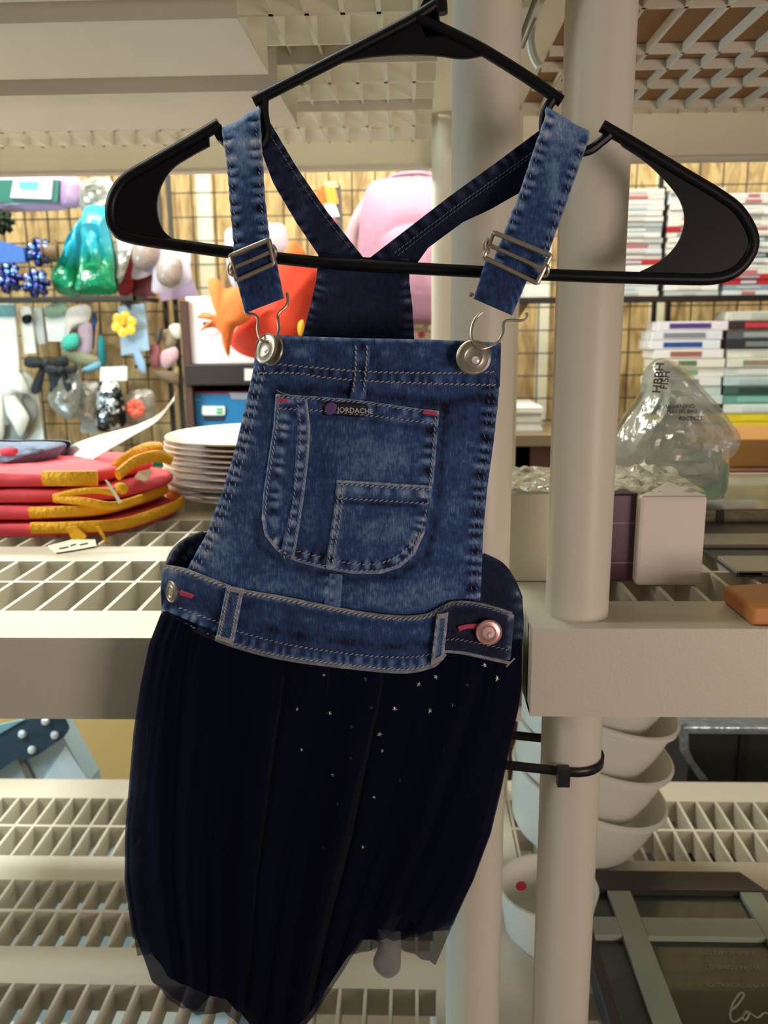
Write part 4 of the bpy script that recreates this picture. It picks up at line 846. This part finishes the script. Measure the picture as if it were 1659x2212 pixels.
for i, h in enumerate(hts):
    src = pr2 if 3 <= i <= 4 else pr
    o = src if i in (0, 3) else src.copy()
    if i not in (0, 3): C.objects.link(o)
    o.location = (PC.x+.002*math.sin(i*2.1), PC.y+.002*math.cos(i*3.3), zz+h)
    k = n_pl-1-i; nm = ords[k] if k < 8 else ords[9+(k-8)]
    tag(o, 'white ceramic plate, %s of the stack left of the denim bib' % nm, 'plate', 'white plates stacked on the middle shelf')
# ---- red pouches with yellow zips
M_RED = mat('coral_red_fabric', 'E04A58', .8, var=.12, scale=25, bump=.25, bscale=40); M_YEL = mat('yellow_zip', 'F2B010', .7, var=.15, scale=80, bump=.3, bscale=200)
M_TAGW = mat('paper_tag', 'F2EED8', .6); M_INK = mat('ink', '3A3A3A', .7)
def pouch(k, z0, foot, th, label, zips):
    fx = [(p[0], p[1]) for p in smc(foot, 5)]; e = thing('zip_pouch', label, 'pouch', (sum(p[0] for p in fx)/len(fx), sum(p[1] for p in fx)/len(fx), z0), 'folded red zip pouches')
    cx = sum(p[0] for p in fx)/len(fx); cy = sum(p[1] for p in fx)/len(fx); rows = []
    for s in range(13):
        t = s/12; a = t*math.pi; q = .93+.07*math.sin(a) if 0 < s < 12 else .90
        zc = z0 + th*(1-math.cos(a))/2
        rows.append([Vector((cx+(p[0]-cx)*q, cy+(p[1]-cy)*q, zc + .002*noise.noise(Vector((p[0]*25, p[1]*25, k*3+s*.3)))*(1 if s > 5 else 0))) for p in fx])
    b = MB().grid(rows, closed=True); b.grid([rows[-1], [Vector((cx, cy, z0+th*1.02))]*len(fx)], closed=True); b.grid([rows[0], [Vector((cx, cy, z0))]*len(fx)], closed=True)
    b.build('pouch_body', M_RED, e)
    for zp_, rad in zips: MB().tube([Vector(q) for q in sm(zp_, k=6)], rad, 10, flat=(.55, 1)).build('zip_tape', M_YEL, e)
    return e
z0 = LT+.0005
fp = lambda dx, dy: [(-.62, .865+dy), (-.45, .862+dy), (-.34+dx, .868+dy), (-.300+dx, .915+dy), (-.285+dx, .985+dy), (-.34+dx, 1.04), (-.48, 1.05), (-.62, 1.05)]
def ztape(dx, dy, z, x0=-.38): return [(x0, .858+dy, z), (-.355+dx, .858+dy, z+.001), (-.318+dx, .875+dy, z), (-.296+dx, .925+dy, z), (-.281+dx, .99+dy, z+.001), (-.31+dx, 1.035, z+.002)]
pouch(0, z0, fp(0, 0), .0155, 'folded red pouch with a yellow zip, lowest of the pile on the middle shelf', [(ztape(0, 0, z0+.012, -.408), .0065)])
pouch(1, z0+.0182, fp(-.02, .004), .0145, 'folded red pouch with a yellow zip, second from the bottom of the pile', [(ztape(-.02, .004, z0+.028, -.41), .0062)])
pouch(2, z0+.0358, fp(-.006, .010), .0145, 'folded red pouch with a loose yellow cord, third from the bottom of the pile', [([(-.385, .868, z0+.044), (-.36, .863, z0+.050), (-.335, .862, z0+.052), (-.315, .866, z0+.048)], .0035), ([(-.385, .868, z0+.042), (-.35, .862, z0+.040), (-.32, .868, z0+.034), (-.30, .90, z0+.036)], .0045)])
pouch(3, z0+.0532, fp(-.03, .012), .0145, 'folded red pouch, topmost of the pile under the white paper', [([(-.395, .870, z0+.064), (-.365, .868, z0+.064), (-.338, .874, z0+.063)], .0085), ([(-.338, .93, z0+.066), (-.325, .95, z0+.078), (-.315, .98, z0+.082), (-.305, 1.0, z0+.080)], .006), ([(-.325, .90, z0+.062), (-.315, .93, z0+.072), (-.300, .96, z0+.074), (-.290, .985, z0+.066)], .007)])
e = bpy.data.objects['zip_pouch']
pg = lambda name, pts, Y, th, m, par: card(name, pts, Y, th, m, par)
tz_ = LT+.0012
MB().prism([Z(a_, b_, tz_) for a_, b_ in ((103, 1180), (165, 1164), (206, 1166), (208, 1180), (165, 1188), (120, 1195))], (0, 0, .0006)).build('price_tag', M_TAGW, e, smooth=False)
for q in ((128, 1184, 20), (152, 1178, 12), (172, 1176, 18)): MB().prism([Z(a_, b_, tz_+.0007) for a_, b_ in ((q[0], q[1]), (q[0]+q[2], q[1]-4), (q[0]+q[2], q[1]-1), (q[0], q[1]+3))], (0, 0, .0002)).build('tag_mark', M_INK, e, smooth=False)
pg('zip_pull', [(142, 1140), (165, 1136), (186, 1158), (178, 1175), (158, 1172)], .850, .003, M_YEL, e); pg('zip_pull', [(206, 1138), (213, 1138), (234, 1174), (230, 1177)], .852, .003, M_YEL, e)
e = bpy.data.objects['zip_pouch.003']
pg('price_tag', [(290, 1030), (300, 1018), (328, 1012), (322, 1036), (300, 1042)], .93, .0006, M_TAGW, e); pg('price_tag', [(226, 1036), (234, 1040), (263, 1085), (256, 1088)], .845, .0006, M_TAGW, e)
puff('zip_knot', [(248, 1048), (262, 1042), (276, 1048), (274, 1064), (258, 1066)], .872, .012, M_YEL, e)
# ---- white paper, blue-grey cloth
def sheet(name, top, bot, Yt, Yb, m, th, nu=40, nv=12, cur=0):
    A = resample(sm(top), nu); B = resample(sm(bot), nu); rows = []
    for j in range(nv):
        t = j/(nv-1); rows.append([P(A[i][0]*(1-t)+B[i][0]*t, A[i][1]*(1-t)+B[i][1]*t, Yt[0]*(1-t)*(1-i/(nu-1))+Yt[1]*(1-t)*i/(nu-1)+Yb[0]*t*(1-i/(nu-1))+Yb[1]*t*i/(nu-1)+cur*math.sin(t*math.pi)) for i in range(nu)])
    o = MB().grid(rows).build(name, m, weld=False, sharp=80); solid(o, th, 0); return o
o = sheet('paper_sheet', [(100, 1006), (150, 965), (215, 940), (290, 920), (345, 893), (372, 862), (378, 848)], [(112, 1020), (155, 1022), (180, 1005), (235, 972), (290, 940), (340, 910), (376, 866)], (1.04, .96), (.99, .945), M_WHC, .0006, cur=.004)
tag(o, 'curling white paper sheet leaning over the red pouches', 'paper')
o = puff('cloth', [(-40, 958), (40, 953), (110, 952), (148, 958), (130, 985), (100, 1012), (40, 1020), (-40, 1018)], 1.00, .10, mat('blue_grey_cloth', '6E7C96', .85, var=.1, scale=30, bump=.3), nz=.01, rings=8); tag(o, 'blue-grey folded cloth with a pink patch lying on the red pouches', 'cloth')
puff('pink_patch', [(0, 970), (20, 966), (38, 970), (36, 981), (18, 984), (0, 981)], .952, .006, mat('pink_patch', 'E86A7C', .8), o)
# ---- right unit, middle shelf
def zbox(name, pts, z0, z1, m, label, cat='box', group=None, bev=.002, parent=None):
    """footprint from photo points on the level z0"""
    f = [Z(a, b, z0) for a, b in pts]; o = MB().prism([(p.x, p.y, z0) for p in f], (0, 0, z1-z0)).build(name, m, parent, smooth=False)
    if bev: bevel(o, bev)
    if label: tag(o, label, cat, group)
    return o
def bx(name, x0, x1, y0, y1, z0, z1, m, label=None, cat='box', parent=None, bev=.0015, group=None):
    o = MB().box((x0, y0, z0), (x1, y1, z1)).build(name, m, parent, smooth=False)
    if bev: bevel(o, bev)
    if label: tag(o, label, cat, group)
    return o
zr = RT_+.0004
a = Z(1372, 1266, zr); b_ = Z(1520, 1270, zr); h_ = P(1450, 1072, a.y).z
M_BOXW = mat('box_white', 'D9CFC4', .6, var=.05, scale=8, bump=.08, bscale=60)
cr = b_.x; 
o = MB().prism([(a.x, a.y, zr), (cr, a.y, zr), (cr+.002, a.y+.055, zr), (a.x+.004, a.y+.055, zr)], (0, 0, h_-zr)).build('small_box', M_BOXW, smooth=False); bevel(o, .003); tag(o, 'plain off-white small box beside the dark purple carton', 'box')
b2 = MB().prism([(a.x+.001, a.y+.002, h_), (cr, a.y+.002, h_), ((a.x+cr)/2+.004, a.y+.028, h_+.006)], (0, .001, 0)); b2.build('lid_flap', M_BOXW, o, smooth=False)
e = thing('long_carton', 'long white-wrapped carton with a dark purple end behind the right front post', 'carton', (.15, a.y+.05, zr))
xl = Z(1095, 1264, zr).x; xm = P(1292, 1264, a.y+.012).x; xr_ = P(1374, 1264, a.y+.012).x; hh = P(1200, 1066, a.y+.012).z
bx('white_wrap', xl, xm, a.y+.012, a.y+.115, zr, hh, mat('grey_white_wrap', 'C6BFAE', .6, bump=.1, bscale=30), parent=e)
bx('purple_end', xm+.0003, xr_, a.y+.013, a.y+.115, zr, hh-.001, mat('dark_purple', '4A1E34', .3, var=.35, scale=30, coat=.4), parent=e)
bx('edge_line', xm+.0003, xr_, a.y+.0125, a.y+.0128, zr+(hh-zr)*.66, zr+(hh-zr)*.672, mat('line_pink', '9C7088', .5), parent=e, bev=0)
bx('edge_line', xm+.0003, xr_, a.y+.0125, a.y+.0128, zr+(hh-zr)*.21, zr+(hh-zr)*.22, mat('line_pink', '9C7088', .5), parent=e, bev=0)
M_CLR = mat('clear_film', 'C8C9BC', .28, var=.1, scale=40, bump=.9, bscale=70, trans=.5, coat=.8)
o = MB(); yy = a.y+.01; rows = []
for j in range(30):
    t = j/29; rows.append([Vector((xl+(xr_+.05-xl)*i/59, yy+.10*t, hh+.001+.008*abs(noise.noise(Vector((i*.16, j*.12, 3))))+.003*t)) for i in range(60)])
o = o.grid(rows).build('plastic_film', M_CLR, sharp=80); solid(o, .0004, 0); tag(o, 'crumpled clear plastic film lying on the long white carton', 'film')
# olive flat box
oy0, oy1 = Z(1600, 1130, zr).y, Z(1600, 1130, zr).y+.22
ox0 = P(1480, 1130, oy0).x; oz = P(1600, 1100, oy0).z
o = bx('flat_box', ox0, ox0+.30, oy0, oy1, zr, oz, mat('olive_card', '6E6A44', .35, var=.15, scale=14, coat=.5, bump=.1), 'flat olive box in clear wrap at the back of the right middle shelf'); q_ = P(1555, 1116, oy0)
MB().box((q_.x-.004, oy0-.0012, q_.z-.006), (q_.x+.004, oy0-.0001, q_.z+.007)).build('handle_slot', mat('slot_dark', '2E2C1C', .7), o, smooth=False)
# slatted grey tray
e = thing('slatted_tray', 'grey slatted tray between the olive box and the orange wooden block', 'tray', (P(1600, 1200, .75).x, .76, zr))
M_TR = mat('tray_grey', '8C8676', .5); M_TRD = mat('tray_dark', '3E3C3E', .6)
tx0 = Z(1530, 1200, zr).x; tya, tyb = .672, oy0-.003
bx('tray_base', tx0, tx0+.26, tya, tyb, zr, zr+.002, M_TRD, parent=e, bev=0)
for y0_, y1_ in ((1152, 1176), (1200, 1234)): bx('slat', tx0, tx0+.26, Z(1600, y1_, zr+.006).y, Z(1600, y0_, zr+.006).y, zr+.002, zr+.006, M_TR, parent=e, bev=.0008)
bx('slat', tx0, tx0+.02, tya, Z(1600, 1234, zr+.006).y, zr+.002, zr+.0055, M_TR, parent=e, bev=.0008)
# orange wooden block
f = [Z(1622, 1352, zr), Z(1560, 1300, zr), Z(1560, 1300, zr)+Vector((.10, .015, 0)), Z(1622, 1352, zr)+Vector((.09, -.004, 0))]
f[0] = Vector((f[0].x, max(f[0].y, .553), 0)); f[3] = Vector((f[3].x, max(f[3].y, .553), 0))
o = MB().prism([(p.x, p.y, zr) for p in f], (0, 0, .0135)).build('wooden_block', mat('orange_wood', 'C07C40', .5, var=.15, scale=20), smooth=False); bevel(o, .003, 3); tag(o, 'orange-brown wooden block at the right end of the middle shelf', 'block')
# clear bag with printing, glass jar inside
e = thing('plastic_bag', 'clear plastic bag with black printing standing behind the right front post', 'bag', (P(1430, 1010, .95).x, .95, zr))
M_BAG = mat('bag_film', 'C9CEC6', .14, var=.1, scale=30, bump=.7, bscale=30, trans=.42, coat=.8)
base_z = zr+.022
by0 = a.y+.165
outl = [(1330, 1045), (1312, 1010), (1318, 960), (1350, 905), (1388, 850), (1400, 800), (1415, 780), (1440, 776), (1470, 790), (1520, 845), (1560, 895), (1592, 940), (1580, 975), (1545, 1005), (1540, 1045), (1440, 1055)]
puff('bag_skin', outl, .90, .12, M_BAG, e, nz=.022, rings=12, k=5, nsc=22)
MB().lathe((P(1515, 1000, .91).x, .905, zr+.022), [(0, 0), (.024, 0), (.027, .01), (.027, .035), (.018, .045), (.018, .052), (0, .052)], 28).build('jar', mat('green_glass', 'A8C8B4', .1, glass=.5, coat=.5), e)
TXM = mat('black_ink', '1C1C1A', .6)
def vtext(s, p0, p1, size, Y):
    A = P(*p0, Y); B = P(*p1, Y); d = (B-A).normalized(); up_ = Vector((0, -1, 0)).cross(d); text('printing', s, A, d, up_, size, TXM, e, bold=.02)
vtext('HBBH', (1426, 850), (1412, 806) if False else (1434, 790), .0115, .828)
vtext('FISH', (1440, 842), (1450, 790), .0095, .826)
vtext('WARNING', (1438, 884), (1492, 882), .0058, .826); vtext('PLASTIC BAG', (1440, 893), (1492, 892), .0050, .826); vtext('RECYCLE', (1466, 908), (1510, 908), .0058, .829)
# ---- far table, magazines, boxes, cases
ty = 2.15; tz = P(1400, 938, ty).z; tx0 = P(1098, 938, ty).x; e = thing('display_table', 'brown table against the back wall under the video cases', 'table', (tx0+.5, ty+.15, 0))
M_TB = mat('table_brown', '5E3A22', .5, var=.2, scale=8)
bx('tabletop', tx0, tx0+1.2, ty, GY-.02, tz-.03, tz, mat('table_top', '8C7A5C', .5), parent=e); bx('apron', tx0+.02, tx0+1.18, ty+.02, ty+.04, tz-.15, tz-.03, M_TB, parent=e, bev=0)
for x in (tx0+.02, tx0+1.14):
    for y in (ty+.02, GY-.07): bx('leg', x, x+.04, y, y+.04, 0, tz-.03, M_TB, parent=e, bev=0)
e_t = e
for k in range(9):
    z_ = tz+.0004+k*.0075; w_ = .002*math.sin(k*2.7)
    bx('magazine', P(1102, 900, ty+.03).x+w_, P(1172, 900, ty+.03).x+w_*2, ty+.03+abs(w_), ty+.28, z_, z_+.007, M_WHC if k % 3 else mat('mag_grey', 'B9B7B0', .5), 'white magazine, %s in the pile between the two posts' % ['lowest', 'second from the bottom', 'third from the bottom', 'fourth from the bottom', 'middle one', 'fourth from the top', 'third from the top', 'second from the top', 'topmost'][k], 'magazine', bev=.0005, group='white magazines on the table')
bx('white_box', P(1132, 640, 2.24).x, P(1186, 640, 2.24).x, 2.24, 2.42, SR, P(1150, 614, 2.24).z, M_WHC, 'small white box on the right wire shelf beside the right strap buckle')
def carton_far(x0, x1, y0, y1, Y, d, m, label): A = P(x0, y1, Y); B = P(x1, y0, Y); return bx('cardboard_box', A.x, B.x, Y, Y+d, A.z, B.z, m, label, 'box')
M_CB = mat('cardboard', 'A5763C', .7, var=.08, scale=10)
sb = thing('side_shelf', 'low brown stand behind the right shelves carrying a cardboard box', 'stand', (P(1620, 1012, 1.6).x, 1.7, 0)); xq = P(1560, 1012, 1.6).x
zq2 = P(1600, 1013, 1.6).z; bx('stand_top', xq, xq+.4, 1.58, 1.9, zq2-.02, zq2, M_TB, parent=sb)
for x in (xq+.01, xq+.36): bx('leg', x, x+.03, 1.60, 1.63, 0, zq2-.02, M_TB, parent=sb, bev=0); bx('leg', x, x+.03, 1.85, 1.88, 0, zq2-.02, M_TB, parent=sb, bev=0)
A = P(1572, 1012, 1.62); B = P(1760, 948, 1.62); bx('cardboard_box', A.x, B.x, 1.62, 1.86, zq2+.0005, B.z, M_CB, 'brown cardboard box right of the clear printed bag', 'box')
# video cases
SP = ['E8EAE6', 'F2F2EC', 'D5DAD8', 'C8CCCB', 'F4F0EA', 'B8C4C6', 'DFE6EA', 'A8AEB0', 'E6E2D6', 'C22F38', '3C4A52', '8FA6B0', 'F0F2F4', '6A7478']
def case_stack(n, px0, px1, Y, zb, th, seed, where, grp, cols=None, depth=.13, jit=.003, lab=True):
    rn = random.Random(seed); X0, X1 = P(px0, 600, Y).x, P(px1, 600, Y).x; src = {}
    num = ['lowest'] + ['%s from the bottom' % w for w in 'second third fourth fifth sixth seventh eighth ninth tenth eleventh twelfth thirteenth fourteenth fifteenth sixteenth seventeenth eighteenth nineteenth'.split()] + ['topmost']
    base = bx('video_case', X0, X1, Y, Y+depth, zb, zb+th*.93, mat('case_'+SP[0], SP[0], .35), bev=.0008); lbm = bx('spine_label', X0+(X1-X0)*.12, X0+(X1-X0)*.8, Y-.0006, Y-.0001, zb+th*.2, zb+th*.75, mat('spine_'+SP[3], SP[3], .5), parent=base, bev=0)
    for k in range(n):
        if cols: c, c2 = cols[n-1-k][:2]
        else: c = rn.choice(SP[:9]*3+['F2F2EC']*8+SP[9:]); c2 = rn.choice(['F4F4F0', 'B8BEC0', 'D9CCCC', 'BFD0D8', 'E0DCD0', 'E8ECEC', 'D8DCDC', '98A4AA', 'C87078'])
        if k == 0: o, l = base, lbm
        else:
            o = base.copy(); C.objects.link(o); l = lbm.copy(); C.objects.link(l); l.parent = o
        for ob, m in ((o, mat('case_'+c, c, .35)), (l, mat('spine_'+c2, c2, .5))):
            ob.material_slots[0].link = 'OBJECT'; ob.material_slots[0].material = m
        l.scale.x = .3+.6*rn.random()
        o.location.z = ORG[base.name].z + k*th; o.location.x = ORG[base.name].x + rn.uniform(-jit, jit) + (cols[n-1-k][2] if cols and len(cols[n-1-k]) > 2 else 0); o.location.y = ORG[base.name].y + rn.uniform(0, .004)
        w = num[k] if k < n-1 else 'topmost'
        tag(o, 'video case, %s in %s' % (w, where), 'video case', grp)
TH = (P(1380, 408, 2.23).z - SR)/20
case_stack(20, 1312, 1425, 2.23, SR+.0005, TH, 1, 'the column right of the post', 'video cases on the wall shelf')
case_stack(20, 1437, 1553, 2.23, SR+.0005, TH, 2, 'the column inside the hanger end', 'video cases on the wall shelf')
case_stack(19, 1564, 1680, 2.23, SR+.0005, TH, 3, 'the rightmost column', 'video cases on the wall shelf')
bx('divider', P(1427, 600, 2.22).x, P(1434, 600, 2.22).x, 2.24, 2.4, SR+.0005, P(1430, 400, 2.22).z, M_BLK, 'black upright divider between two columns of video cases', 'divider')
T2 = (P(1500, 681, 2.2).z - tz)/12.6
case_stack(12, 1425, 1578, 2.2, tz+.0005, T2, 5, 'the left stack on the far table', 'thicker video cases on the far table', depth=.11, jit=.004,
           cols=[('F0ECF6', '5B3E8C', .004), ('E8EAF0', '8A8A9C', -.012), ('EEF0F6', '274E9C', -.01), ('F4F2F0', 'A86A58'), ('F2EEE4', '5E8058'), ('F2F2E8', '7FAE7C'), ('EEF2F2', '7E8890'), ('CFE0DE', 'B8D4D4'), ('D8E8E4', 'E0E0CC'), ('2E4A40', '4C6A5C'), ('E8C82C', '35558C'), ('3A4A80', 'E8C0C0')])
case_stack(13, 1584, 1740, 2.2, tz+.0005, T2, 6, 'the right stack on the far table', 'thicker video cases on the far table', depth=.11, jit=.004,
           cols=[('D8DAD2', 'C0C4BC'), ('3A3034', 'D03A4A'), ('5E6468', 'A0A8AC'), ('34383A', '808888'), ('F2F2E4', 'D8D8C8'), ('E8EAE0', '9C8E70'), ('D8E0DC', 'E8ECE8'), ('C4DCDC', 'B8CCCC'), ('4C6A5C', '2E4A40'), ('6FB0A0', '8CC8B8'), ('E8F2F0', 'D8E8E4'), ('EAD52E', 'F0DC40'), ('EAD52E', 'E0CC30')])
# ---- lower shelves
e = thing('carton', 'tall tan cardboard carton on the floor behind the left shelves', 'carton', (-.45, 1.9, 0)); bx('carton_body', -1.4, -.53, 1.72, 2.1, 0, .86, mat('tan_carton', 'B8955A', .7, var=.06, scale=5), parent=e, bev=.004)
for s in (0, 1): MB().box((-1.4, 1.716+s*0, .83), (-.53, 1.7195, .832)).build('flap_edge', M_CB, e, smooth=False) if s == 0 else None
LY = 1.34
e = thing('gift_bag', 'tall white and pale blue bag with a navy studded top behind the lower left shelf', 'bag', (P(70, 1700, LY).x, LY+.05, 0))
zb0 = 0
def fl(pts, Y, th, m, nm): return card(nm, pts, Y, th, m, e)
A = P(-60, 1700, LY); MB().box((A.x-.1, LY+.012, 0), (P(300, 1750, LY).x, LY+.10, P(0, 1778, LY).z)).build('bag_body', mat('pale_blue_card', 'B8D2DE', .5), e, smooth=False)
fl([(-60, 1700), (-60, 1660), (30, 1608), (120, 1560), (142, 1600), (192, 1690), (210, 1790), (-60, 1790)], LY, .05, mat('ice_blue_card', 'A9C2CC', .5), 'bag_side')
fl([(140, 1613), (186, 1684), (196, 1750), (60, 1750), (94, 1684)], LY-.003, .004, mat('white_blue_card', 'DDF0FA', .4), 'white_triangle')
fl([(38, 1640), (50, 1636), (76, 1690), (100, 1740), (80, 1740), (56, 1684)], LY-.006, .004, mat('grey_trim', '6A6A5E', .6), 'trim_strip')
fl([(-60, 1590), (0, 1586), (50, 1556), (130, 1540), (146, 1578), (138, 1592), (80, 1632), (60, 1640), (30, 1642), (0, 1664), (-60, 1700)], LY-.012, .010, mat('navy_felt', '22384C', .7), 'studded_flap')
fl([(-60, 1596), (0, 1585), (50, 1556), (42, 1556), (-60, 1580)], LY-.014, .004, mat('teal_piping', '6FA0AE', .5), 'piping')
for x, y in ((49, 1585), (119, 1587), (70, 1619), (99, 1557)): MB().lathe(P(x, y, LY-.012), [(0, .008), (.005, .007), (.0075, .002), (.0075, 0)], 14, (0, -1, 0)).build('stud', mat('stud_white', 'DCE8EC', .25, metal=.3), e)
# things on the bottom shelf seen through the grid
bx('white_carton', -.50, -.36, .93, 1.08, .1905, .33, M_WHC, 'white carton on the bottom shelf seen through the grid at left')
bx('blue_carton', -.345, -.24, .90, 1.05, .1905, .36, mat('ice_blue_card', 'A9C2CC', .5), 'pale blue carton on the bottom shelf seen through the grid')
bx('white_case', .40, .46, .95, 1.1, .1905, .42, mat('lilac_white', 'D4D2DA', .5), 'pale lilac case on the bottom shelf right of the buckets')
bx('dark_case', .475, .52, .95, 1.1, .1905, .42, mat('dark_plum', '2C2430', .5), 'dark plum case on the bottom shelf right of the pale lilac one')
bx('dark_case', .56, .62, .95, 1.1, .1905, .42, mat('dark_slate', '34323E', .5), 'dark slate case on the bottom shelf at the far right')
# crate with silver edge
e = thing('storage_crate', 'black storage crate with a silver rim behind the lower right shelf', 'crate', (P(1580, 1680, 1.33).x, 1.4, 0)); cx0 = P(1478, 1640, 1.33).x; cz = P(1550, 1572, 1.33).z
M_CRB = mat('crate_black', '2A2A2C', .35, var=.2); M_CRS = mat('crate_silver', 'A8B4BC', .25, metal=.7, bump=.4, bscale=60)
bx('crate_body', cx0+.012, cx0+.36, 1.345, 1.55, 0, cz-.012, M_CRB, parent=e); bx('rim', cx0-.004, cx0+.37, 1.33, 1.56, cz-.012, cz, M_CRS, parent=e)
card('corner_trim', [(1470, 1562), (1486, 1562), (1488, 1620), (1500, 1645), (1530, 1685), (1512, 1685), (1490, 1655), (1474, 1630)], 1.332, .014, M_CRS, e)
xk = P(1605, 1640, 1.34).x; bx('divider', xk-.008, xk+.008, 1.338, 1.346, .2, cz-.013, mat('crate_dark', '141416', .4), parent=e, bev=0)
# stack of tilted white bowls
M_BOWL = mat('bowl_white', 'F0EEE2', .3, var=.02, transl=.1, coat=.2)
c0 = P(1283, 1800, 1.0); wz = RB_
tilt = math.radians(17); ax_ = Vector((math.sin(tilt), -.03, math.cos(tilt))).normalized()
bowlp = [(0, 0), (.06, 0), (.074, .004), (.080, .012), (.0915, .045), (.0985, .080), (.1035, .083), (.104, .089), (.1005, .0905), (.0970, .080), (.0895, .045), (.078, .016), (.07, .008), (0, .005)]
bl = None
for k in range(5):
    if bl is None: bl = MB().lathe((0, 0, 0), bowlp, 64, ax_).build('bowl', M_BOWL); o = bl; off_ = ORG[bl.name].copy()
    else: o = bl.copy(); C.objects.link(o)
    o.location = Vector((c0.x-.036, 1.0, RB_+.0265)) + off_ + Vector((.004, 0, .059))*k
    tag(o, 'white bowl, %s of the tilted stack behind the right front post' % ['lowest', 'second from the bottom', 'middle one', 'second from the top', 'topmost'][k], 'bowl', 'tilted white bowls')
o = MB().lathe((P(1188, 1980, .81).x, .83, RB_+.0005), [(0, 0), (.03, 0), (.046, .02), (.053, .06), (.056, .075), (.053, .075), (.044, .025), (0, .005)], 48).build('bowl', M_BOWL); tag(o, 'small white bowl with a red dot in the gap between the two front posts', 'bowl')
q_ = P(1128, 1925, .7785); MB().lathe((q_.x, .7868, q_.z), [(0, .0015), (.005, .001), (.006, 0)], 12, (0, -1, 0)).build('red_dot', mat('red_dot', 'A8203C', .5), o)
# framed lattice board lying on the lower right shelf
zf = RB_+.028
e = thing('framed_board', 'dark framed board with grey lattice bars and faint lettering lying on the lower right shelf', 'board', (.32, .75, RB_))
A = Z(1240, 1920, zf); Bx = Z(1655, 1920, zf).x; y_far = A.y; y_near = .60
M_FR = mat('frame_black', '332E2C', .45); M_GLS = mat('green_black_panel', '2F3A2E', .35, var=.15, scale=8, coat=.2); M_BAR = mat('lattice_grey', '9AA392', .55, var=.05)
bx('backing', A.x+.008, Bx-.008, y_near, y_far-.001, RB_+.0005, zf-.008, M_GLS, parent=e, bev=0)
yb1 = y_far+.030
def rail(f1, nm='frame_rail'): MB().prism(f1, (0, 0, 0.0001)).build(nm, M_FR, e)
t_ = MB(); v = [(A.x-.004, y_far, RB_+.0005), (Bx+.004, y_far, RB_+.0005), (Bx+.004, yb1+.004, RB_+.0005), (A.x-.004, yb1+.004, RB_+.0005), (A.x, y_far, zf), (Bx, y_far, zf), (Bx-.022, yb1, zf+.004), (A.x+.030, yb1, zf+.004)]
t_.add(v, [(3, 2, 1, 0), (4, 5, 6, 7), (0, 1, 5, 4), (1, 2, 6, 5), (2, 3, 7, 6), (3, 0, 4, 7)]).build('frame_rail', M_FR, e, smooth=False)
for x0_, x1_ in ((A.x-.004, A.x+.008), (Bx-.008, Bx+.004)): bx('frame_rail', x0_, x1_, y_near-.004, y_far, RB_+.0005, zf, M_FR, parent=e)
bx('frame_rail', A.x, Bx, y_near-.012, y_near, RB_+.0005, zf, M_FR, parent=e)
def zx(px, py): return Z(px, py, zf-.001).x
def zy(py): return Z(1400, py, zf-.001).y
bw = zx(1362, 1925)-zx(1312, 1925)
for px in (1312, 1597): x = zx(px, 1925); bx('lattice_bar', x, x+bw, y_near, y_far-.0005, zf-.0079, zf-.001, M_BAR, parent=e, bev=.0006)
x1 = zx(1312, 1925); x2 = zx(1597, 1925); segs = ((A.x+.008, x1-.0002), (x1+bw+.0002, x2-.0002), (x2+bw+.0002, Bx-.008))
for xa2, xb2 in segs:
    if xb2 > xa2: bx('lattice_bar', xa2, xb2, zy(2022), zy(1981), zf-.0079, zf-.001, M_BAR, parent=e, bev=.0006)
TM = mat('faint_lettering', '8A8E80', .5)
def ftext(s, px, py, hpx, sc=1.0, m=TM):
    A_ = Z(px, py, zf-.0076); h = Z(px, py-hpx, zf-.0076).y-A_.y; text('lettering', s, A_, (1, 0, 0), (0, 1, 0), h*1.35*sc, m, e, bold=.01)
ftext('DO ORDINARY', 1511, 2062, 15, .62); ftext('THINGS WITH', 1531, 2094, 15, .62); ftext('EXTRAORDINARY', 1529, 2132, 15, .62)
lv = [(1575, 2182), (1588, 2176), (1606, 2152), (1604, 2144), (1596, 2148), (1582, 2170), (1577, 2195), (1585, 2207), (1600, 2200), (1612, 2184), (1618, 2190), (1610, 2204), (1604, 2196), (1616, 2186), (1636, 2198), (1650, 2188), (1662, 2190)]
MB().tube([Z(x, y, zf-.0076) for x, y in sm([(float(a), float(b)) for a, b in lv], k=5)], .0011, 6, flat=(1, .3)).build('script_lettering', mat('faint_script', 'A2A698', .5), e)

bx('cardboard_box', .135, .93, .60, 1.14, 1.6242, 1.95, mat('brown_board_box', '8A6642', .75, var=.1, scale=8), 'brown cardboard box on the right upper shelf, seen through its grid from below', 'box', bev=.004)
